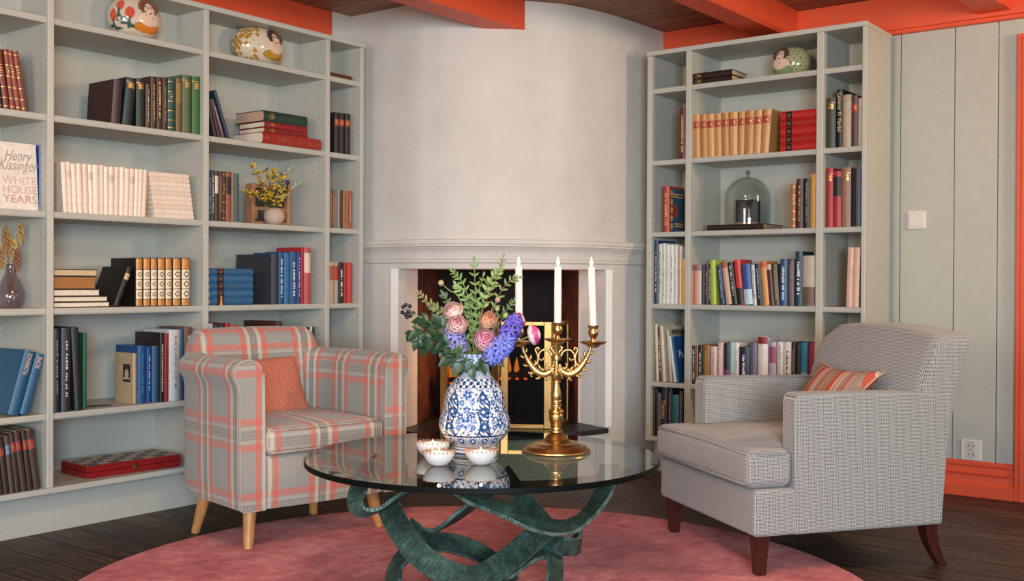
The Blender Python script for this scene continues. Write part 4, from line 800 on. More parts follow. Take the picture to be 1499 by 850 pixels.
# arm fronts: flat scroll shaped panels edged with piping
for sy in (-1, 1):
    pr = shell_prof(.668); yy = lambda o: YC+sy*(HW+o)
    poly = [(yy(o), z) for o, z in pr]; poly[0] = (yy(-.095), .158)
    m = MB(); vs = [(XF-.002, y, z) for y, z in poly]+[(XF+.010, y, z) for y, z in poly]; N = len(poly)
    m.add(vs, [tuple(range(N))[::-1], tuple(range(N, 2*N))]+[(i, (i+1) % N, N+(i+1) % N, N+i) for i in range(N)], 0, [(y+.29 if sy < 0 else y+.18, z) for y, z in poly]*2)
    m.build('arm_front', PLAID, pc, bevel=.004); MB().tube([(XF+.010, y, z) for y, z in poly], .0024, 8, loop=True).build('piping', PIPE, pc, smooth='all')
# backrest rising above the arms, leaning back a little
def roundbox(x0, x1, y0, y1, z0, z1, r, n=5, bulge=(0, 0, 0), res=10, uvax=None, shear=None):
    """a soft upholstered block: superellipsoid-edged box with domed faces and metric uv"""
    cx, cy, cz = (x0+x1)/2, (y0+y1)/2, (z0+z1)/2; hx, hy, hz = (x1-x0)/2, (y1-y0)/2, (z1-z0)/2
    m = MB()
    def pt(a, b, c):
        ax = []
        p = Vector((a*hx, b*hy, c*hz)); q = Vector((max(-hx+r, min(hx-r, p.x)), max(-hy+r, min(hy-r, p.y)), max(-hz+r, min(hz-r, p.z)))); d = p-q
        if d.length > 1e-9: p = q+d.normalized()*min(r, d.length if False else r)
        bx, by, bz = bulge
        if bx: p.x += math.copysign(1, a)*bx*(1-b*b)*(1-c*c)*abs(a)
        if by: p.y += math.copysign(1, b)*by*(1-a*a)*(1-c*c)*abs(b)
        if bz: p.z += math.copysign(1, c)*bz*(1-a*a)*(1-b*b)*abs(c)
        return p
    def samp(h):
        k = r/h; inner = [-1+k+(2-2*k)*i/res for i in range(res+1)]; e = [math.sin(PI/2*i/n) for i in range(n)]
        lo = [-1+k*(i/n) for i in range(n)]; return lo+inner+[1-k*(1-i/n) for i in range(1, n+1)]
    def warp(v, h): return v
    S = [samp(hx), samp(hy), samp(hz)]
    for ax in range(3):
        u, v = [i for i in range(3) if i != ax]
        for sg in (-1, 1):
            g = []; uv = []
            for a in S[u]:
                for b in S[v]:
                    w = [0, 0, 0]; w[ax] = sg; w[u] = a; w[v] = b; p = pt(*w); p = p+Vector((cx, cy, cz))
                    if shear: p = Vector(shear(p))
                    g.append(p)
                    uv.append((p.y+.31, p.z+.03) if ax == 0 else ((p.x+.05, p.z+.03) if ax == 1 else (p.y+.31, p.x+.12)))
            nu_, nv_ = len(S[u]), len(S[v]); m.add(g, [(i*nv_+j, (i+1)*nv_+j, (i+1)*nv_+j+1, i*nv_+j+1) for i in range(nu_-1) for j in range(nv_-1)], 0, uv)
    return m
def mbuild(m, *a, **k): return m.build(*a, smooth='all', **k)
mbuild(roundbox(-.325, -.205, YC-.262, YC+.288, .40, .748, .045, bulge=(.012, 0, .006), shear=lambda p: (p.x-.10*(p.z-.5), YC+(p.y-YC)*(1-.12*max(0, p.z-.66)/.1), p.z)), 'backrest', PLAID, pc)
mbuild(roundbox(-.21, XF+.022, YC-.240, YC+.240, .338, .432, .034, bulge=(0, 0, .012), shear=lambda p: (p.x, p.y, p.z-.0)), 'seat_cushion', PLAID, pc)
for zz in (.348, .424): MB().tube([(XF+.014, YC-.225, zz), (XF+.0205, YC-.1, zz+.002), (XF+.0215, YC, zz+.003), (XF+.0205, YC+.1, zz+.002), (XF+.014, YC+.225, zz)], .0024, 8).build('piping', PIPE, pc, smooth='all')
m = MB(); ys = [YC-.244+.488*k/16 for k in range(17)]
fr_ = [[(XF-.03, y, .16), (XF+.006-.012*((y-YC)/.244)**2, y, .158), (XF+.012-.012*((y-YC)/.244)**2, y, .25), (XF+.010-.012*((y-YC)/.244)**2, y, .325), (XF-.01, y, .338), (XF-.03, y, .338)] for y in ys]
m.rings(fr_, True, True, 0, [(y+.31, z) for r in fr_ for (x, y, z) in r]).build('front_rail', PLAID, pc, smooth=True, angle=50)
MB().prism([(x*.96, y*.97) for x, y in up], .165, .2).build('underside', M('#2c2a28', .9), pc)
for (lx, ly, tx_, ty_) in ((.215, -.255, .19, -.235), (.215, .285, .19, .26), (-.20, -.252, -.165, -.22), (-.20, .25, -.165, .225)):
    z0 = RUGZ if lx > 0 else .0005
    w = Vector((-3.11, 2.68, 0))+Matrix.Rotation(PA, 3, 'Z') @ Vector((lx, ly, 0)); z0 = RUGZ if (w.x+2.05)**2+(w.y-2.5)**2 < 1.2**2 else .0005
    MB().tube([(lx, ly, z0), (lx*.7+tx_*.3, ly*.7+ty_*.3, .05), (tx_, ty_, .175)], [.0155, .0185, .025], 20).build('leg', LOAK, pc, smooth=True)
# ------------------------------------------------------------------ cushions
def pillow(name, label, w, h, th, mat, mw, pinch=.10, uvs=(1, 1), pipe=None):
    n = 26; g = []; uv = []; m = MB()
    for sg in (1, -1):
        vs = []; us = []
        for i in range(n+1):
            for j in range(n+1):
                a = 2*i/n-1; b = 2*j/n-1; k = (1-a*a)*(1-b*b); t = th/2*max(0, k)**.42
                x = a*w/2*(1-pinch*(1-b*b)*.6*abs(a)); y = b*h/2*(1-pinch*(1-a*a)*.6*abs(b)); vs.append((x, y, sg*t)); us.append((x, y))
        m.add(vs, [(i*(n+1)+j, (i+1)*(n+1)+j, (i+1)*(n+1)+j+1, i*(n+1)+j+1) for i in range(n) for j in range(n)], 0, us)
    o = m.build(name, mat, smooth='all', merge=False); o.matrix_world = mw
    if label: tag(o, label, 'cushion')
    if pipe:
        e = [(w/2*a*(1-pinch*(1-b*b)*.6*abs(a)), h/2*b*(1-pinch*(1-a*a)*.6*abs(b)), 0) for a, b in [(-1+2*k/12, -1) for k in range(12)]+[(1, -1+2*k/12) for k in range(12)]+[(1-2*k/12, 1) for k in range(12)]+[(-1, 1-2*k/12) for k in range(12)]]
        MB().tube(e, .0035, 6, loop=True).build('piping', pipe, o, smooth='all')
    return o
def m_weave():
    t = NT('terracotta_basket_weave'); v = t.coords((1, 1, 1), 'UV'); ck = t.n('TexChecker'); ck.inputs['Scale'].default_value = 120; t.l(v, ck.inputs[0]); n = t.noise(t.coords((60, 300, 1), 'UV'), 1, 3); n2 = t.noise(t.coords((300, 60, 1), 'UV'), 1, 3)
    c = t.mix(t.math('MULTIPLY', ck.outputs['Fac'], .55), '#cf8468', '#7c3a2a'); c = t.mix(t.ramp(n, [(.45, '#000000'), (.6, '#ffffff')]).outputs[0], c, '#b8604c'); c = t.mix(t.ramp(n2, [(.56, '#000000'), (.68, '#909090')]).outputs[0], c, '#d0a48c')
    t.bsdf(c, .9, 0, ck.outputs['Fac'], .5, .002); return t.m
PM = Matrix.Translation((-3.11, 2.68, 0)) @ Matrix.Rotation(PA, 4, 'Z')
def basis(x, y, z, o): return Matrix(((x.x, y.x, z.x, o[0]), (x.y, y.y, z.y, o[1]), (x.z, y.z, z.z, o[2]), (0, 0, 0, 1)))
def orient(nrm, upv, o, roll=0):
    z = Vector(nrm).normalized(); y = Vector(upv); y = (y-z*y.dot(z)).normalized(); x = y.cross(z); return basis(x, y, z, o) @ Matrix.Rotation(roll, 4, 'Z')
pillow('throw_cushion', 'small terracotta woven cushion leaning in the plaid armchair', .37, .235, .085, m_weave(), PM @ orient((.86, .05, .42), (-.42, 0, .9), (-.115, -.028, .53), math.radians(3)), .06)
# ================================================================== grey armchair
def m_tweed():
    t = NT('grey_birdseye_tweed'); tc = t.n('TexCoord'); sp = t.n('SeparateXYZ'); t.l(tc.outputs['UV'], sp.inputs[0]); k = 2*PI/.0088
    a = t.math('SINE', t.math('MULTIPLY', t.math('ADD', sp.outputs[0], sp.outputs[1]), k)); b = t.math('SINE', t.math('MULTIPLY', t.math('SUBTRACT', sp.outputs[0], sp.outputs[1]), k)); f = t.math('MULTIPLY', a, b)
    n = t.noise(t.coords((1, 1, 1), 'UV'), 260, 3, .7); f = t.math('ADD', t.math('MULTIPLY', f, .5), t.math('MULTIPLY_ADD', n, 1.1, -.03))
    r = t.ramp(f, [(.2, '#35302c'), (.46, '#7c766f'), (.8, '#c0c0be')]); t.bsdf(r.outputs[0], .92, 0, f, .5, .0015, Sheen_Weight=.25); return t.m
TWEED = m_tweed(); MAHO = M_wood('dark_mahogany', '#2c120e', '#4a1f17', (9, 9, 1.2), .28)
GA = math.radians(234.5)
gc = thing('armchair', 'plain grey tweed armchair with square arms and dark tapered legs', 'armchair', (-1.51, 3.60, 0), GA)
AW, AT, AZ = .342, .07, .583
GSH = lambda p: (p.x, p.y, p.z)
mbuild(roundbox(-.36, .345, -.345, .345, .142, .29, .016, res=8, bulge=(0, 0, 0), shear=lambda p: (p.x, p.y*(1 if p.x > .205 else .985), p.z)), 'seat_base', TWEED, gc)
mbuild(roundbox(-.22, .362, -.272, .272, .292, .415, .03, bulge=(.006, 0, .022)), 'seat_cushion', TWEED, gc)
def tcush():
    return roundbox(.19, .364, -.345, .345, .292, .412, .03, bulge=(.005, 0, .012))
for sy in (-1, 1):
    y0, y1 = (AW-AT, AW) if sy > 0 else (-AW, -AW+AT)
    m = MB(); nX = 14; rr = []; uvv = []
    prof = [(.204, .142), (.204, .565), (.192, AZ), (-.06, AZ), (-.388, AZ-.006), (-.352, .142)]
    a = [(x, y0, z) for x, z in prof]; b = [(x, y1, z) for x, z in prof]
    for y in (y0, y1): m.add([(x, y, z) for x, z in prof], [tuple(range(6))], 0, [(x, z) for x, z in prof])
    for i in range(6):
        p, q = prof[i], prof[(i+1) % 6]; m.add([(p[0], y0, p[1]), (p[0], y1, p[1]), (q[0], y1, q[1]), (q[0], y0, q[1])], [(0, 1, 2, 3)], 0, [(y0, p[0]+p[1]), (y1, p[0]+p[1]), (y1, q[0]+q[1]), (y0, q[0]+q[1])])
    m.build('arm', TWEED, gc, bevel=.009, seg=3, merge=True, smooth=True, angle=60)
    for y in (y0+.004, y1-.004):
        MB().tube([(.202, y, .15), (.203, y, .562), (.197, y, .577), (.186, y, AZ+.0005), (-.385, y, AZ-.005)], .0028, 6).build('piping', TWEED, gc, smooth='all')
# wide front part of the seat cushion wraps round the arm fronts
mbuild(roundbox(.208, .366, -.345, .345, .293, .413, .03, bulge=(.004, 0, .006)), 'cushion_front', TWEED, gc)
e = [(.3655, y, z) for y, z in ((-.32, .40), (-.1, .4065), (.1, .4065), (.32, .40))]; MB().tube(e, .0028, 6).tube([(.3655, -.32, .305), (.3655, .32, .305)], .0028, 6).tube([(.34, .346, .402), (.24, .347, .402)], .0028, 6).build('piping', TWEED, gc, smooth='all')
mbuild(roundbox(-.395, -.235, -.325, .340, .25, .792, .036, bulge=(.03, 0, .0), shear=lambda p: (p.x-.22*(p.z-.45)-.08*max(0, p.z-.6), p.y, p.z-.03*max(0, p.z-.6)/.19*(p.y/.34)**2-.045*max(0, -p.y-.25)/.075*max(0, p.z-.7)/.09)), 'backrest', TWEED, gc)
def gleg(x, y, sab):
    w = Vector((-1.51, 3.60, 0))+Matrix.Rotation(GA, 3, 'Z') @ Vector((x, y, 0)); z0 = RUGZ if (w.x+2.05)**2+(w.y-2.5)**2 < 1.2**2 else .0005; r = []
    for k in range(9):
        f = k/8; z = .143-(.143-z0)*f; h = .024-.0085*f; dx = -sab*f*f; r.append([(x+dx+h*a, y+h*b, z) for a, b in ((-1, -1), (1, -1), (1, 1), (-1, 1))])
    MB().rings(r).build('leg', MAHO, gc, bevel=.002)
for sy in (-1, 1): gleg(.305, sy*.305, 0); gleg(-.325, sy*.30, .055)
def m_stripe():
    t = NT('coral_striped_linen'); tc = t.n('TexCoord'); sp = t.n('SeparateXYZ'); t.l(tc.outputs['UV'], sp.inputs[0]); f = t.math('FRACT', t.math('DIVIDE', t.math('ADD', sp.outputs[0], .26), .13))
    r = t.ramp(f, [(0, '#a58a76'), (.22, '#c9583f'), (.42, '#d9bfa8'), (.5, '#c98a72'), (.58, '#d9bfa8'), (.66, '#a58a76'), (.80, '#c4664e'), (.9, '#b59a86')], 'CONSTANT'); n = t.noise(t.coords((1, 1, 1), 'UV'), 500, 2); t.bsdf(t.mix(.25, r.outputs[0], t.ramp(n, [(.3, '#888888'), (.7, '#ffffff')]).outputs[0], 'MULTIPLY'), .9, 0, n, .3, .001); return t.m
GM = Matrix.Translation((-1.51, 3.60, 0)) @ Matrix.Rotation(GA, 4, 'Z')
pillow('throw_cushion', 'coral and tan striped lumbar cushion resting in the grey armchair', .42, .235, .10, m_stripe(), GM @ orient((.80, -.05, .6), (-.6, 0, .8), (-.150, .018, .548), math.radians(-3)), .42, pipe=M('#c9a58e', .8))
# ================================================================== glass coffee table
TC = Vector((-2.007, 2.491, 0)); TR = .518; TZ = .42
tb = thing('coffee_table', 'round glass coffee table on an interlaced verdigris bronze band base', 'coffee table', TC)
def m_table():
    t = NT('table_glass'); tr = t.n('BsdfTransparent'); tr.inputs[0].default_value = (*lin('#bccfc6'), 1); g = t.n('BsdfGlossy'); g.inputs['Roughness'].default_value = .008; fr = t.n('Fresnel'); fr.inputs[0].default_value = 1.52; mx = t.n('MixShader'); t.l(t.math('DIVIDE', t.math('MULTIPLY', fr.outputs[0], 2), t.math('ADD', fr.outputs[0], 1)), mx.inputs[0]); t.l(tr.outputs[0], mx.inputs[1]); t.l(g.outputs[0], mx.inputs[2]); t.l(mx.outputs[0], t.out.inputs[0]); return t.m
def m_edge():
    t = NT('dark_green_glass_edge'); t.bsdf('#030806', .5, 0, Specular_IOR_Level=.12); return t.m
N = 128; e = .0015
top = MB().add([(TR*math.cos(2*PI*k/N), TR*math.sin(2*PI*k/N), TZ) for k in range(N)], [tuple(range(N))], 0)
top.rings([[(r*math.cos(2*PI*k/N), r*math.sin(2*PI*k/N), z) for k in range(N)] for r, z in ((TR, TZ), (TR+e, TZ-e), (TR+e, TZ-.016+e), (TR, TZ-.016))], True, False, 1)
top.add([(TR*math.cos(2*PI*k/N), TR*math.sin(2*PI*k/N), TZ-.016) for k in range(N)], [tuple(range(N))[::-1]], 2)
def m_under():
    t = NT('table_glass_underside'); tr = t.n('BsdfTransparent'); tr.inputs[0].default_value = (*lin('#e6efea'), 1); t.l(tr.outputs[0], t.out.inputs[0]); return t.m
top.build('glass_top', [m_table(), m_edge(), m_under()], tb)
def m_bronze():
    t = NT('verdigris_bronze'); v = t.coords(); a = t.noise(v, 18, 5, .65); b = t.noise(v, 120, 3, .6); f = t.math('ADD', t.math('MULTIPLY', a, .65), t.math('MULTIPLY', b, .35)); r = t.ramp(f, [(.35, '#18231f'), (.5, '#2c443e'), (.66, '#4c6a60')]); t.bsdf(r.outputs[0], .55, .35, f, .6, .004); return t.m
def m_bronze_edge():
    t = NT('notched_bronze_edge'); tc = t.n('TexCoord'); sp = t.n('SeparateXYZ'); t.l(tc.outputs['UV'], sp.inputs[0]); f = t.math('FRACT', t.math('DIVIDE', sp.outputs[0], .0075)); n = t.noise(t.coords(), 30, 4)
    g = t.math('ABSOLUTE', t.math('SUBTRACT', f, .5)); r = t.ramp(n, [(.35, '#3c5a51'), (.65, '#7d9c90')]); c = t.mix(t.ramp(g, [(.30, '#000000'), (.42, '#ffffff')]).outputs[0], r.outputs[0], '#1a2622'); t.bsdf(c, .5, .35, g, -.8, .004); return t.m
BRZ = [m_bronze(), m_bronze_edge()]; TD = 3.213
HD = Vector((CF.x, CF.y, 0)).normalized(); HR = Vector((CR.x, CR.y, 0)).normalized()
def tp(px, py, dd=0): return at(px, py, TD+dd)
def bband(pts, nr, w=.056, th=.012):
    P = crom([tp(*p) for p in pts], 8); nn = crom([HR*a+HD*b+Vector((0, 0, c)) for a, b, c in nr], 8); zlo = RUGZ+.004
    P = [Vector((p.x, p.y, min(TZ-.0165-.006, max(zlo, p.z)))) for p in P]
    o = MB().band(P, nn, w, th).build('base_loop', BRZ, tb, bevel=.0012, seg=1); o.matrix_parent_inverse = Matrix.Translation(-TC)
    m = MB(); wd = []
    for i in range(0, len(P)):
        pass
    return o
F = (0, -.85, .5)
bband([(545, 668, -.02), (531, 700, -.12), (522, 733, -.2), (545, 748, -.24), (575, 733, -.2), (612, 712, -.1), (660, 690, 0)], [(-.3, -.9, .1), (-.3, -.9, .2), (-.5, -.6, .5), (.1, -.3, -.9), (.3, -.5, -.75), (.3, -.5, -.75), (.3, -.5, -.75)], .06)
bband([(566, 735, -.06), (583, 770, -.16), (615, 812, -.24), (655, 838, -.28), (695, 845, -.28), (735, 826, -.22), (775, 793, -.1), (808, 765, .0)], [(-.5, -.6, .6), (-.5, -.7, .55), (-.35, -.75, .6), (-.1, -.75, .65), (.1, -.7, .7), (.35, -.6, .7), (.4, -.55, .7), (.4, -.5, .7)], .07)
bband([(640, 690, -.10), (690, 727, -.2), (740, 747, -.26), (790, 768, -.25), (832, 770, -.18), (865, 748, -.08), (884, 718, .0), (893, 680, .06)], [(.2, -.35, .9), (.2, -.35, .9), (.2, -.4, .9), (.1, -.5, .85), (-.35, -.7, .6), (-.6, -.7, .4), (-.55, -.8, .25), (-.5, -.85, .2)], .062)
bband([(735, 690, .2), (765, 730, .14), (795, 765, .06), (812, 790, 0), (830, 800, -.03), (848, 797, .04), (845, 776, .1)], [(-.5, -.7, .5), (-.5, -.7, .5), (-.5, -.75, .45), (-.2, -.9, .3), (.2, -.9, -.3), (.8, -.5, -.2), (.6, .6, 0)], .058)
bband([(745, 700, .16), (700, 733, .14), (655, 765, .12), (622, 783, .06), (596, 768, 0)], [(-.3, -.4, -.86), (-.3, -.4, -.86), (-.2, -.5, -.8), (.2, -.7, -.6), (.4, -.9, -.2)], .05)
bband([(575, 868, -.16), (580, 830, -.08), (612, 798, .0), (655, 794, .04), (695, 806, .02), (725, 826, -.04), (745, 850, -.12)], [(-.7, -.6, .4), (-.6, -.6, .55), (-.2, -.75, .65), (.05, -.75, .65), (.2, -.75, .65), (.2, -.75, .65), (.2, -.75, .65)], .062)
bband([(705, 850, -.2), (740, 836, -.14), (775, 812, -.05), (800, 803, .0), (812, 822, -.04), (811, 862, -.12)], [(-.3, -.6, .75), (-.3, -.6, .75), (-.3, -.7, .65), (.1, -.85, .5), (.6, -.75, .2), (.6, -.75, .2)], .062)
bband([(575, 868, -.16), (640, 862, -.24), (700, 858, -.26), (770, 862, -.22), (811, 868, -.12)], [(0, -.3, .95)]*5, .06)
# ------------------------------------------------------------------ on the table
def ontop(px, py): q = on(2, TZ, px, py); return Vector((q.x, q.y, TZ+.0004))
PORC = M('#e3dcd6', .25, 0, .02); GOLDIN = M('#b98146', .3, .9, .12, 60); WAX = M('#e8d9cf', .5, 0, .02, Subsurface_Weight=.3); TIN = M('#b5b2ac', .3, .9)
CF_ = M_emit('candle_flame', '#ffc27a', 14); WICK = M('#1c1512', .9)
def tea_bowl(px, py, r, lab):
    c = ontop(px, py); o = thing('tealight_bowl', lab, 'bowl', c, 0, None); h = r*.86
    out = [(0, 0), (r*.36, 0), (r*.62, h*.16), (r*.84, h*.46), (r*.96, h*.78), (r, h)]; out = [(p.x, p.y) for p in crom([(a, b, 0) for a, b in out], 4)]
    MB().lathe(out, 40).build('shell', PORC, o, smooth='all')
    inn = [(r-.0005, h)]+[(max(0, a-.0025), b+.002) for a, b in out[::-1][1:]]; MB().lathe(inn, 40, caps=False).build('gilt_lining', GOLDIN, o, smooth='all')
    m = MB()
    for k in range(22):
        t = 2*PI*k/22; m.lathe([(0, -.0022), (.002, -.001), (.0024, 0), (.002, .0012), (0, .0022)], 6, (r*1.0*math.cos(t), r*1.0*math.sin(t), h+.0005))
    m.build('bead_rim', GOLDIN, o, smooth='all')
    tl = thing('tealight', 'lit tealight floating in the '+lab.split(' holding')[0].split(' standing')[0].replace('white ', ''), 'candle', c+Vector((0, 0, h*.42)), 0, None); rr = min(.0185, r*.74)
    MB().lathe([(0, 0), (rr, 0), (rr, .014), (rr-.001, .014), (rr-.001, .011)], 28, caps=False).build('cup', TIN, tl, smooth=True)
    MB().lathe([(0, .011), (rr-.001, .011)], 28, caps=False).build('wax', WAX, tl); MB().tube([(0, 0, .010), (.0004, 0, .017)], .0006, 6).build('wick', WICK, tl)
    MB().lathe([(0, .0155), (.0022, .017), (.0034, .020), (.0024, .026), (.0007, .031), (0, .0325)], 12).build('flame', CF_, tl, smooth='all')
    L = bpy.data.lights.new('tealight_glow', 'POINT'); L.energy = .10; L.color = (1, .55, .22); L.shadow_soft_size = .004; q = bpy.data.objects.new('tealight_glow', L); q.location = c+Vector((0, 0, h*.42+.04)); COL.objects.link(q)
tea_bowl(633.5, 668.5, .0515*.985, 'large white bowl with gilt beaded rim standing behind two smaller ones')
tea_bowl(642.5, 681, .0445, 'small white gilt rimmed bowl in front of the large one')
tea_bowl(704, 679.5, .046, 'small white gilt rimmed bowl below the blue vase')
# delft style vase painted by hand in blue
VC = ontop(694.5, 663)
VP = [(0, 0), (.068, 0), (.071, .006), (.070, .014), (.064, .022), (.066, .027), (.082, .04), (.098, .06), (.1055, .083), (.104, .104), (.097, .122), (.0925, .134), (.092, .146), (.0895, .165), (.083, .187), (.071, .207), (.056, .224), (.046, .238), (.0425, .255), (.043, .272), (.046, .285), (.051, .294), (.052, .297)]
vpr = [(p.x, p.y) for p in crom([(a, b, 0) for a, b in VP[1:]], 7)]; VH = VP[-1][1]
hv = [0]
for a, b in zip(vpr, vpr[1:]): hv.append(hv[-1]+math.hypot(b[0]-a[0], b[1]-a[1]))
NV = 288
PRND = random.Random(11); BLUES = ['#12345f', '#2f57a0', '#173172', '#3a669f']
SPOT = [(PRND.uniform(0, 2*PI), PRND.uniform(.05, .20), PRND.uniform(.004, .011), PRND.choice(BLUES)) for _ in range(230)]
def delft(th, z, r):
    W = '#ddd6d2'; c = W
    if z < .012: return '#c9c6c6' if z < .004 or z > .009 else '#224876'
    if z < .03: return '#224876' if .0235 < z < .0262 or .016 < z < .0185 else W
    if z > .288: return '#6f8fc0' if math.sin(th*20) > -.3 else W
    if z > .268:     # leafy collar
        return '#153c68' if abs(((th*5/PI) % 1)-.5)*2 < .75-abs(z-.279)/.012*.4 and math.sin(z*900+th*13) > -.6 else '#c9cfdc'
    if z > .226:     # diaper pattern on the neck
        a = (th*.05/.0125+(z/.011)) % 1; b = (th*.05/.0125-(z/.011)) % 1
        return '#2d5693' if (a-.5)**2+(b-.5)**2 < .05 or a < .14 or b < .14 else W
    k = 16; ph = (th*k/(2*PI)) % 1
    if z < .062:     # row of round flower panels near the foot
        if abs(z-.0605) < .0014: return '#12345f'
        x = (ph-.5)*2*PI*r/k; d = math.hypot(x, z-.047)
        if d < .0035: return '#dfe3ea'
        if d < .0098: return '#12345f' if math.sin(math.atan2(z-.047, x)*6) > -.55 else '#6f8fc0'
        if .0122 < d < .0142: return '#153c68'
        if abs(ph-.5) > .475 and z > .034: return '#153c68'
        return W
    if z < .064: return '#12345f'
    # six lobed cartouches
    k = 6; q = (th*k/(2*PI)) % 1; x = (q-.5)*2*PI*r/k; n = int(th*k/(2*PI))
    edge = .036*(1+.22*math.sin((z-.07)*58))
    if abs(abs(x)-edge) < .0026: return '#153c68'
    if abs(x) > edge:
        d = math.hypot(2*PI*r/k/2-abs(x), (((z-.07) % .042)-.021))
        if d < .0045: return W
        if d < .0125: return '#12345f' if math.sin(d*2200+math.atan2((((z-.07) % .042)-.021), abs(x))*5) > -.5 else '#4c78ad'
        return '#153c68' if math.sin(z*420+x*380) > .1 else ('#8aa5cf' if math.sin(z*330) > .3 else W)
    # flower sprays inside
    for (fx, fz, fr) in ((0, .100, .0165), (-.019, .120, .0105), (.018, .124, .0105), (0, .140, .012), (-.015, .159, .0095), (.015, .161, .009), (0, .182, .014), (-.022, .088, .0085), (.023, .09, .0085), (-.026, .104, .006), (.026, .107, .006)):
        d = math.hypot(x-fx, z-fz)
        if d < fr:
            a = math.atan2(z-fz, x-fx)
            if d < fr*.25: return '#dfe3ea'
            return ('#12345f' if n % 2 else '#1f4482') if math.sin(a*5+fz*90)*.35+.72 > d/fr else '#8aa5cf'
    if abs(x-.006*math.sin(z*120)) < .0018 and .09 < z < .19: return '#153c68'
    if abs(math.sin(z*150+abs(x)*190)) < .24 and abs(x) < .032: return '#3a669f'
    if z > .198: return '#153c68' if math.sin(x*300)*math.sin(z*330) > .02 else W
    if math.sin(x*260+z*90)*math.sin(z*310-x*70) > .55: return '#3a669f'
    return W
vm = MB(); m_rows = []
fine = []
for i in range(len(vpr)-1):
    for q in range(3): f = q/3; fine.append((vpr[i][0]*(1-f)+vpr[i+1][0]*f, vpr[i][1]*(1-f)+vpr[i+1][1]*f))
fine.append(vpr[-1])
def lob(t, z): w = max(0, min(1, (z-.05)/.03))*max(0, min(1, (.215-z)/.03)); return 1+.016*w*(abs(math.cos(3*t))-.5)
wall = [[(r*lob(2*PI*k/NV, z)*math.cos(2*PI*k/NV), r*lob(2*PI*k/NV, z)*math.sin(2*PI*k/NV), z) for k in range(NV)] for r, z in fine]
inner = [[((r-.004)*math.cos(2*PI*k/NV), (r-.004)*math.sin(2*PI*k/NV), z) for k in range(NV)] for r, z in ((.0495, VH+.001), (.044, .27), (.044, .24))]
vm.rings(wall+inner, True, True); vm.cols = [lin(delft(2*PI*k/NV, z, r)) for r, z in fine for k in range(NV)]+[lin('#c9c6c4')]*(3*NV)
va2 = thing('vase', 'blue and white painted gourd shaped vase holding a flower bouquet', 'vase', VC, math.radians(25))
vm.build('body', M_attr('delft_glaze', .1), va2, smooth='all')
# ------------------------------------------------------------------ brass candelabra
KC = ontop(814, 660.5); KD = (KC-EYE).dot(CF); U = KD/FPX
kb = thing('candelabra', 'polished brass three armed candelabra with round foot on the glass table', 'candelabra', KC, YAW)
def kz(py): return (660.5-py)*U
def pr_(l): return [(r*U, kz(y)) for r, y in l]
MB().lathe([(0, 0), (.1, 0), (.105, .003), (.104, .007), (.097, .009), (.092, .016), (.084, .02), (.076, .0215), (.070, .026), (.062, .028), (.045, .031), (.034, .04), (.028, .05), (.022, .054), (.016, .056), (0, .056)], 64).build('base', BRASS, kb, smooth=True, angle=40)
flu = lambda t, j: 1+.05*abs(math.sin(9*t)) if 8 <= j <= 13 else 1
st = [(7, 634), (10, 632), (10, 629.5), (7, 628), (6.5, 625), (8.5, 623), (8.5, 621), (7, 620), (9, 618), (10, 614), (10.3, 609), (10.4, 606), (9.5, 605), (11.5, 603), (11, 600), (7, 597.5), (6.5, 595), (8.5, 594), (8.5, 591.5), (6.3, 590.5), (6.3, 588.5), (8, 587.5), (8, 585.5), (7, 584.5), (7.5, 582), (8, 579), (7.4, 575), (6, 569), (4.8, 563), (4.6, 560.5), (6.8, 559.5), (6.8, 557.5), (5.4, 556.5), (6.6, 554.5), (6.6, 552), (7.5, 550.5), (7.6, 546), (6, 545), (5.2, 542), (2.5, 534), (2, 528), (6.5, 527.5), (7, 524), (6.5, 520.5), (4, 519), (4.4, 512), (7, 505), (7.6, 501.5), (4, 500)]
MB().lathe(pr_([(0, 635)]+st+[(0, 499.5)]), 40, rf=flu).build('stem', BRASS, kb, smooth=True, angle=50)
for dx, py in ((-55, 502), (1.5, 498.5), (53.5, 502.5)):
    o = (dx*U, 0, 0)
    MB().lathe(pr_([(0, py+6), (5, py+6), (9, py+4.5), (9.5, py+2.5), (14, py+1), (19.5, py-1.5), (20.5, py-2.5), (20, py-3), (14, py-1), (7, py+.5), (0, py+.5)]), 48, o).build('drip_pan', BRASS, kb, smooth=True, angle=50)
    MB().lathe(pr_([(0, py+.5), (5, py), (5.2, py-2), (3.6, py-5), (3.4, py-8), (6.2, py-11), (7.6, py-15), (7.2, py-18.5), (6.4, py-20.5), (6.4, py-22), (8, py-24.5), (8.2, py-26.5), (6.6, py-26.5), (6.2, py-20), (0, py-20)]), 36, o).build('candle_cup', BRASS, kb, smooth=True, angle=50)
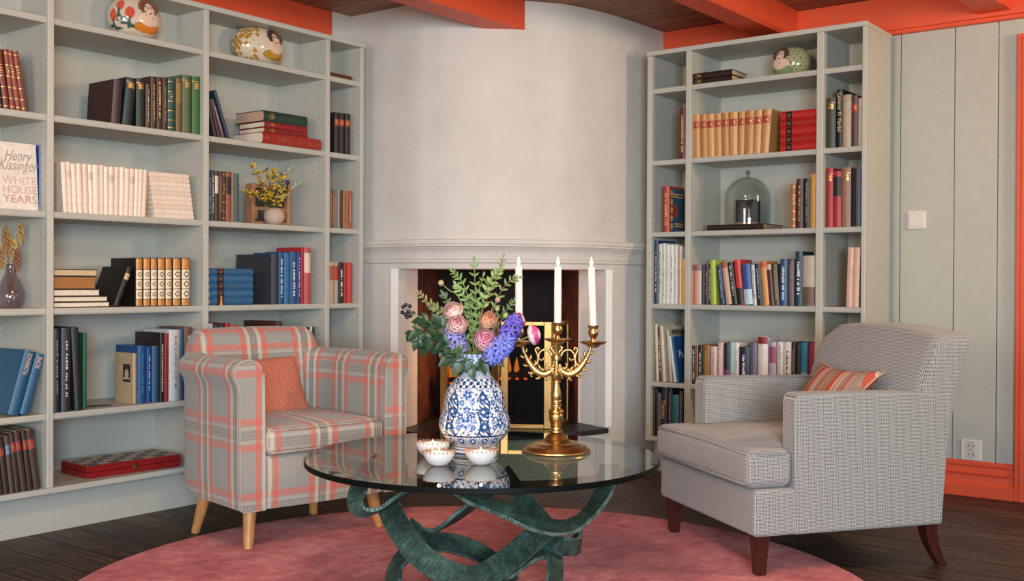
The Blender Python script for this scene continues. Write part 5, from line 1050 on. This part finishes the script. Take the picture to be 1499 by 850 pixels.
for sg in (-1, 1):
    def K(px, py, y=0): return (sg*(px-815.5)*U, y, kz(py))
    m = MB(); main = crom([K(*p) for p in ((819, 538), (825, 544), (833, 547.5), (842, 545), (850, 538), (857, 528), (862.5, 517), (866, 506))], 6); N = len(main)
    wd = [(.010+.013*math.sin(PI*min(1, (i+3)/(N*.8+3)))**.8)+.0015*math.sin(i*1.9) for i in range(N)]
    rr = []
    for i, p in enumerate(main):
        t = (main[min(i+1, N-1)]-main[max(i-1, 0)]).normalized(); n = Vector((-t.z, 0, t.x)); rr.append([p+n*(wd[i]/2*math.cos(a))+Vector((0, .0075*math.sin(a)*(1+.12*math.sin(i*2.3)), 0)) for a in [2*PI*k/12 for k in range(12)]])
    m.rings(rr)
    # acanthus lobes along the arm
    for i in range(3, N-5, 3):
        p = main[i]; t = (main[i+1]-main[i-1]).normalized(); n = Vector((-t.z, 0, t.x)); s2 = 1 if (i//3) % 2 else -1
        m.tube([p+n*wd[i]*.35*s2, p+n*(wd[i]*.55+.003)*s2+t*.004, p+n*(wd[i]*.6+.006)*s2+t*.010, p+n*(wd[i]*.5+.004)*s2+t*.014], [.0045, .0045, .0032, .0014], 8)
    m.tube(crom([K(*p) for p in ((838, 549), (846, 546), (852, 547.5), (853, 550.5), (850.5, 551))], 4), [.0035]*6+[.003]*5+[.0022]*6, 8)
    m.tube(crom([K(*p) for p in ((851, 535), (845, 533), (842.5, 526), (844, 517.5), (846.5, 512), (843.5, 508.5), (841, 510), (843, 512.5))], 5), [.0042]*12+[.0036]*12+[.0026]*12, 8)
    m.tube(crom([K(*p) for p in ((822, 522), (824.5, 515.5), (830, 512), (837, 513), (841.5, 519), (840.5, 525.5), (836, 527), (834.5, 523.5))], 5), [.0042]*12+[.0038]*12+[.0026]*12, 8)
    m.tube(crom([K(*p) for p in ((819, 533), (822, 538), (828, 539), (831, 534.5), (828, 531.5))], 5), [.005]*8+[.004]*7+[.0022]*6, 8)
    m.tube(crom([K(*p) for p in ((817.5, 521), (820, 514), (823.5, 510), (820.5, 506))], 5), [.0045]*16, 8)
    m.build('arm', M('#bf9a64', .36, 1, .25, 130, .35), kb, smooth='all')
CANDW = M('#e6d6cb', .45, 0, .015, Subsurface_Weight=.25, Subsurface_Radius=(.02, .01, .006))
for dx, y0, y1, tilt, lab in ((-55, 482, 389.5, -1, 'lit white taper candle in the arm beside the bouquet'), (1.5, 478, 390, 0, 'lit white taper candle in the centre cup of the candelabra'), (53.5, 482, 390, -3, 'lit white taper candle in the arm nearest the grey armchair')):
    base = KC+HR*(dx*U)+Vector((0, 0, kz(y0))); topp = KC+HR*((dx+tilt)*U)+Vector((0, 0, kz(y1))); ax = topp-base; H = ax.length
    o = thing('taper_candle', lab, 'candle', base); q = Vector((0, 0, 1)).rotation_difference(ax); o.rotation_euler = q.to_euler()
    MB().lathe([(0, 0), (.0112, 0), (.0113, H*.5), (.0103, H-.003), (.009, H-.0005), (.004, H-.002), (0, H-.0025)], 28).build('wax', CANDW, o, smooth=True); MB().tube([(0, 0, H-.004), (.0005, 0, H+.006)], .0008, 6).build('wick', WICK, o)
    MB().lathe([(0, H+.001), (.003, H+.004), (.0046, H+.009), (.0036, H+.017), (.0012, H+.026), (0, H+.029)], 14).build('flame', CF_, o, smooth='all')
    L = bpy.data.lights.new('candle_glow', 'POINT'); L.energy = .35; L.color = (1, .6, .28); L.shadow_soft_size = .006; l = bpy.data.objects.new('candle_glow', L); l.location = topp+Vector((0, 0, .035)); COL.objects.link(l)
# ------------------------------------------------------------------ bouquet
VD = (VC-EYE).dot(CF); MOUTH = VC+Vector((0, 0, VH-.012)); CAMW = (EYE-VC).normalized()
def fp(px, py, dd=0): return at(px, py, VD+dd)
GRN = M('#5f7a3a', .5, 0, .2, 60); GRND = M('#26402a', .38, 0, .25, 40); GRNL = M('#7f9a55', .5, 0, .2, 60); STEM = M('#6f8a48', .55, 0, .15, 60); TWIG = M('#7a4a38', .6)
def fl(name, lab, group=None):
    return thing(name, lab, 'flower' if name not in ('fern_branch', 'ivy_branch') else 'branch', MOUTH, 0, group)
def fb_(m, name, mat, o, **k):
    q = m.build(name, mat, o, smooth='all', **k); q.matrix_parent_inverse = Matrix.Translation(-MOUTH); return q
def stem_to(o, p, r=.0017, side=None, mat=None, sag=.02):
    rnd = random.Random(int(p.x*9999)); b = MOUTH+Vector((rnd.uniform(-.022, .022), rnd.uniform(-.022, .022), -.05)); mid = b.lerp(p, .55)+Vector((0, 0, sag)); pts = crom([b, MOUTH.lerp(b, .4)+Vector((0, 0, .01)), mid, p], 6)
    fb_(MB().tube(pts, r, 7), 'stem', mat or STEM, o); return pts
def ranunculus(px, py, rpx, face, cols, lab, dd=0, closed=0):
    """nested cups of rounded petals"""
    p = fp(px, py, dd); R = rpx*VD/FPX; o = fl('ranunculus', lab); ax = (CAMW*face[0]+HR*face[1]+Vector((0, 0, face[2]))).normalized(); stem_to(o, p-ax*R*.6, .0022)
    A = orient(ax, (0, 0, 1) if abs(ax.z) < .9 else (1, 0, 0), p-ax*R*.1); mo = MB(); mi_ = MB(); rnd = random.Random(int(px)); rings = 8; n = 6; kk = 7
    for r in range(rings):
        f = r/(rings-1); a = R*(.13+.87*f**.9)*(1-.16*closed*f); cnt = 3+int(f*4.5); top = math.radians(22+50*f-18*closed*f); zt = R*(.34+.10*math.sin(PI*f)-.30*f*f)
        for k in range(cnt):
            a0 = 2*PI*(k+.37*r)/cnt+rnd.uniform(-.2, .2); W = PI/cnt*1.45; aa = a*rnd.uniform(.92, 1.06); vs = []; zz = zt*rnd.uniform(.85, 1.12)
            for i in range(n+1):
                for j in range(kk):
                    sx = 2*j/(kk-1)-1; fi = i/n*(1-.20*sx*sx); th = PI*(1-fi*(1-top/PI)); rr = aa*math.sin(min(th, PI*.985))**.8*(1+.05*math.sin(5*sx+k+r)*fi); z = zz-(math.cos(top)-math.cos(th))*aa*.62
                    w = W*(.35+.65*math.sin(PI*.5*min(1, fi*1.5))); vs.append(A @ Vector((rr*math.cos(a0+sx*w), rr*math.sin(a0+sx*w), z)))
            fs = [(i*kk+j, i*kk+j+1, (i+1)*kk+j+1, (i+1)*kk+j) for i in range(n) for j in range(kk-1)]; m = mo if f > .45 else mi_
            m.add(vs, fs[:-(kk-1)], 0); m.add(vs, fs[-(kk-1):], 1)
    rim = tuple(min(1, c*1.0) for c in lin(cols[3] if len(cols) > 3 else cols[0]))
    fb_(mo, 'outer_petal_edge', [M(cols[0], .6, 0, .18, 70), M(rim, .6, 0, .1, 70)], o); fb_(mi_, 'inner_petal_edge', [M(cols[1], .6, 0, .18, 70), M(cols[0], .6, 0, .18, 70)], o)
    c = MB(); c.lathe([(0, -R*.1), (R*.11, 0), (R*.12, R*.2), (R*.06, R*.3), (0, R*.32)], 12); c.xf(A); fb_(c, 'heart', M(cols[2], .6, 0, .2, 90), o)
ranunculus(661, 453, 15.5, (.8, -.35, .45), ('#e2b0a6', '#d98f92', '#b04a62', '#ecc9bd'), 'pale pink ranunculus topmost on the ivy side of the bouquet', -.03)
ranunculus(669, 473, 15.5, (.85, .05, .25), ('#e0a9a8', '#a82a4c', '#8a1c3c', '#ecd0c4'), 'raspberry and cream ranunculus directly under the pale pink one', -.06)
ranunculus(711, 497, 17.5, (.95, .05, .15), ('#dd8fa6', '#cf6f8c', '#a81c4a', '#ecc2c6'), 'large pink ranunculus low in the middle, above the vase rim', -.075)
ranunculus(716, 467, 13.5, (.9, .1, .3), ('#de9a76', '#d08458', '#b0503c', '#e8bc9a'), 'peach ranunculus in the middle of the bouquet', -.05)
ranunculus(764, 467, 12.5, (.25, .85, .3), ('#e0c2c4', '#b03a6a', '#8a1c4c', '#b52a62'), 'magenta edged ranunculus turned to the candles', -.01, .5)
ranunculus(786, 489, 15, (.1, .95, .2), ('#e4d2cc', '#d0508a', '#c9c07a', '#c9407c'), 'white and pink ranunculus reaching over the candelabra arm', -.04, .2)
def hyacinth(px, py, wpx, hpx, ang, col, col2, lab, dd=0, n=30):
    p = fp(px, py, dd); W = wpx*VD/FPX; H = hpx*VD/FPX; o = fl('hyacinth', lab); up_ = (Vector((0, 0, math.cos(ang)))+HR*math.sin(ang)).normalized(); stem_to(o, p-up_*H*.5, .003); m = MB(); c = MB(); rnd = random.Random(int(px+py))
    for k in range(n):
        f = (k+.5)/n; an = k*2.39996; r = W*.5*math.sqrt(max(0, 1-(2*f-1)**2*.72))*.72; s2 = up_.orthogonal().normalized(); q2 = up_.cross(s2); d = (s2*math.cos(an)+q2*math.sin(an)+up_*(.55*(2*f-1)+.12)).normalized(); b = p+up_*(H*(f-.5)*.92)+d*r
        c.tube([p+up_*(H*(f-.5)*.9), b], [.0018, .0022], 5)
        t1 = d.orthogonal().normalized(); t2 = d.cross(t1)
        for j in range(6): a = 2*PI*j/6+an; dr = (t1*math.cos(a)+t2*math.sin(a))*1.0+d*.7; leaf(m, b, dr, d, W*.33, W*.12, 0, .5)
    fb_(c, 'floret_tube_edge', M(col2, .55, 0, .2, 60), o); fb_(m, 'floret_petal', M(col, .6, 0, .38, 110), o)
hyacinth(667, 495, 30, 42, -.25, '#8f86c4', '#6a5aa8', 'lilac hyacinth below the raspberry ranunculus', -.03)
hyacinth(747, 484, 30, 36, .45, '#6455b8', '#41348f', 'deep violet hyacinth beside the large pink ranunculus', -.045)
hyacinth(730, 511, 34, 34, .8, '#7078cc', '#4a58b4', 'blue lilac hyacinth drooping over the vase shoulder', -.07)
def fern(pts, lab, ll=.026, lw=.0085, mat=None, dd=0, pairs=1, twig=None):
    o = fl('fern_branch', lab); P = crom([MOUTH+Vector((0, 0, -.04)), MOUTH.lerp(fp(*pts[0][:2], dd), .35)]+[fp(x, y, dd+(z if z else 0)) for x, y, z in [(*q, 0)[:3] for q in pts]], 7); fb_(MB().tube(P, .0013, 6), 'stem', twig or STEM, o); m = MB(); rnd = random.Random(int(pts[-1][0])); N = len(P)
    for i in range(max(2, N//3), N-1, 3 if len(pts) > 3 else 2):
        t = (P[min(i+1, N-1)]-P[i-1]).normalized(); sd = t.cross(CAMW).normalized(); k = .65+.35*math.sin(PI*(i/N))
        for s2 in (-1, 1): leaf(m, P[i], sd*s2*.85+t*.75+CAMW*rnd.uniform(-.25, .35), CAMW+Vector((0, 0, .3)), ll*k*rnd.uniform(.85, 1.1), lw*k, 0, .18)
    leaf(m, P[-1], (P[-1]-P[-2]), CAMW, ll*.9, lw, 0, .1); fb_(m, 'leaves', mat or GRN, o)
fern([(697, 470), (696, 430), (694, 385)], 'tallest upright fern branch in the middle of the bouquet', mat=GRN, dd=.02)
fern([(690, 455), (678, 415), (663, 398)], 'fern branch arching toward the plain jamb over the pale ranunculus', .023, .008, mat=GRN, dd=.03)
fern([(708, 450), (722, 420), (731, 395), (736, 378)], 'slender fern branch with red twig beside the first candle', .021, .007, mat=GRN, twig=TWIG, dd=.0)
fern([(705, 455), (712, 425), (724, 405), (729, 398)], 'broad leaved fern branch behind the peach ranunculus', .027, .011, mat=GRNL, dd=.03)
fern([(722, 455), (734, 425), (748, 410), (757, 407)], 'fern branch reaching across the first candle', .022, .0075, mat=GRN, twig=TWIG, dd=-.02)
fern([(690, 470), (682, 440), (672, 425), (668, 418)], 'pale green fern sprig behind the pink ranunculus', .022, .009, mat=GRNL, dd=.04)
fern([(665, 480), (640, 452), (622, 438), (613, 428)], 'reddish fern sprig spreading over the brick firebox side', .02, .008, mat=M('#6f6a3c', .5, 0, .3, 50), twig=TWIG, dd=.0)
fern([(680, 490), (655, 462), (640, 452), (630, 446)], 'green fern sprig above the ivy leaves', .024, .010, mat=GRN, dd=.01)
fern([(700, 490), (703, 450), (712, 420), (716, 412)], 'leafy fern tip between the tallest branch and the peach bloom', .022, .009, mat=GRN, dd=.05)
fern([(690, 480), (684, 445), (700, 425), (707, 405)], 'fern branch crossing behind the tallest one', .02, .008, mat=M('#566b34', .5, 0, .25, 60), dd=.06)
fern([(680, 500), (672, 470), (655, 440), (650, 432)], 'dark fern sprig behind the raspberry ranunculus', .024, .010, mat=M('#3c5230', .5, 0, .25, 60), dd=.05)
fern([(712, 500), (730, 465), (745, 450), (752, 440)], 'fern sprig rising behind the violet hyacinth', .02, .008, mat=M('#566b34', .5, 0, .25, 60), dd=.04)
def ivy(tip, leaves, lab, mat=None):
    o = fl('ivy_branch', lab); P = crom([MOUTH+Vector((0, 0, -.03)), fp((695+tip[0])/2, 512, -.02), fp(*tip, -.02)], 8); fb_(MB().tube(P, .0017, 6), 'stem', TWIG, o); m = MB(); rnd = random.Random(int(tip[0]))
    for (x, y, dx, dy, L) in leaves:
        p = fp(x, y, rnd.uniform(-.06, -.01)); d = HR*dx-Vector((0, 0, dy))+CAMW*rnd.uniform(-.2, .3); L *= VD/FPX
        leaf(m, p, d, CAMW+Vector((rnd.uniform(-.4, .4), 0, .55)), L, L*.55, 0, .25)
        sd = d.normalized().cross(CAMW).normalized()
        for s2 in (-1, 1): leaf(m, p+d.normalized()*L*.08, d.normalized()*.6+sd*s2*.8, CAMW+Vector((0, 0, .5)), L*.62, L*.34, 0, .25)
    fb_(m, 'leaves', mat or GRND, o)
ivy((606, 474), [(640, 478, -.9, -.25, 30), (628, 470, -1, -.1, 28), (620, 482, -.9, .5, 26), (612, 495, -.4, 1, 20), (632, 492, -.8, .5, 30), (645, 490, -.8, .4, 26), (622, 505, -.3, 1, 18), (650, 478, -.5, -.6, 26), (604, 484, -.5, .9, 20), (634, 505, .2, 1, 16)], 'dark ivy branch hanging beside the firebox jamb')
ivy((650, 512), [(660, 505, -1, .15, 24), (668, 515, -.6, .6, 28), (680, 525, -.5, .7, 30), (650, 512, -.9, .2, 20)], 'dark ivy leaves drooping over the vase rim beside the lilac hyacinth')
ivy((708, 522), [(704, 524, .3, .9, 26), (718, 522, .9, .5, 26), (722, 512, 1, -.1, 24), (676, 530, -.3, 1, 24), (690, 532, .1, 1, 24), (664, 522, -.9, .5, 26), (655, 500, -.7, -.3, 28), (648, 488, -.9, -.2, 28)], 'dark glossy leaves spilling over the vase rim in front')
ivy((684, 520), [(690, 520, -.4, .8, 26), (702, 518, .3, .7, 26), (686, 512, -.6, .1, 30), (712, 520, .8, .3, 20), (698, 508, .1, -.6, 26), (678, 510, -.8, .1, 26)], 'broad green leaves tucked round the vase mouth', M('#3f5c30', .4, 0, .25, 40))
o = fl('ivy_branch', 'berry cluster of small black ivy fruits at the bouquet edge'); fb_(MB().tube(crom([fp(640, 478, -.02), fp(612, 462, -.02), fp(597, 458, -.02)], 6), .0014, 6), 'stem', GRNL, o); m = MB(); rnd = random.Random(3)
for (x, y) in ((590, 449), (594, 446), (600, 448), (589, 457), (594, 460), (598, 456), (601, 462), (605, 458), (596, 464)):
    c = fp(x, y, rnd.uniform(-.03, 0)); m.lathe([(0, -.0065), (.0045, -.0046), (.0065, 0), (.0045, .0046), (0, .0065)], 10, c); m.tube([c, fp(602, 461, -.02)], .0007, 4)
fb_(m, 'berry_print', M('#17161d', .35), o)
def bud(px, py, rpx, col, lab, via):
    p = fp(px, py, -.02); o = fl('flower_bud', lab); R = rpx*VD/FPX; P = crom([MOUTH+Vector((0, 0, -.04))]+[fp(x, y, -.01) for x, y in via]+[p], 7); fb_(MB().tube(P, .0016, 7), 'stem', STEM, o); m = MB(); m.lathe([(0, -R), (R*.7, -R*.7), (R, 0), (R*.8, R*.6), (R*.35, R*.95), (0, R)], 14, p); fb_(m, 'bud', M(col, .6, 0, .2, 80), o)
    m = MB()
    for k in range(5): a = 2*PI*k/5; leaf(m, p-Vector((0, 0, R*.9)), Vector((math.cos(a), math.sin(a), .8)), Vector((0, 0, 1)), R*1.3, R*.7, 0, -.3)
    fb_(m, 'sepal_edge', GRNL, o)
bud(645.5, 414, 4.5, '#a5966a', 'round straw coloured bud on a long arching stem', [(690, 490), (672, 436), (658, 425)])
bud(728.5, 439, 4.2, '#b58a84', 'pinkish nodding bud above the peach ranunculus', [(705, 495), (717, 462), (722, 448)])
bud(740, 462, 4.4, '#8fa060', 'green round bud next to the violet hyacinth', [(712, 498), (730, 474)])
bud(728, 452, 3.6, '#8fa060', 'small green bud under the pinkish one', [(708, 500), (722, 468)])
# ================================================================== light
def area(name, loc, target, sx, sy, energy, color, spread=None):
    L = bpy.data.lights.new(name, 'AREA'); L.shape = 'RECTANGLE'; L.size = sx; L.size_y = sy; L.energy = energy; L.color = color
    o = bpy.data.objects.new(name, L); COL.objects.link(o); o.location = loc
    if spread: L.spread = math.radians(spread)
    d = Vector(target)-Vector(loc); o.rotation_euler = d.to_track_quat('-Z', 'Y').to_euler(); return o
area('window_daylight', (1.8, -1.5, 1.15), (-2.4, 3.0, .3), 1.5, 1.3, 84, (.64, .84, 1.0), 95)
area('rear_window', (-1.1, -1.9, 1.45), (-2.6, 4, 1.2), 1.2, 1.2, 62, (1.0, .88, .74))
L = bpy.data.lights.new('warm_fill', 'POINT'); L.energy = 14; L.color = (1, .80, .58); L.shadow_soft_size = .2; o = bpy.data.objects.new('warm_fill', L); o.location = (.2, .9, 1.6); COL.objects.link(o)  # added warm fill to lift the ceiling and beams; no lamp stands here
L = bpy.data.lights.new('ceiling_lamp', 'POINT'); L.energy = 58; L.color = (1, .80, .58); L.shadow_soft_size = .16; o = bpy.data.objects.new('ceiling_lamp', L); o.location = (-1.5, 1.5, 2.09); COL.objects.link(o)
area('wall_lamp', (.6, 4.2, 1.9), (-3.5, 2.6, 1.6), .4, .4, 32, (1.0, .74, .46))
w = bpy.data.worlds.new('room'); SC.world = w; w.use_nodes = True; bg = w.node_tree.nodes['Background']; bg.inputs[0].default_value = (1.0, .94, .87, 1); bg.inputs[1].default_value = .72
SC.view_settings.view_transform = 'Standard'; SC.view_settings.look = 'None'; SC.view_settings.gamma = 1; SC.view_settings.use_curve_mapping = False; SC.view_settings.exposure = .06
SC.cycles.max_bounces = 10; SC.cycles.transparent_max_bounces = 24; SC.cycles.caustics_reflective = False; SC.cycles.caustics_refractive = False; SC.cycles.sample_clamp_indirect = 6
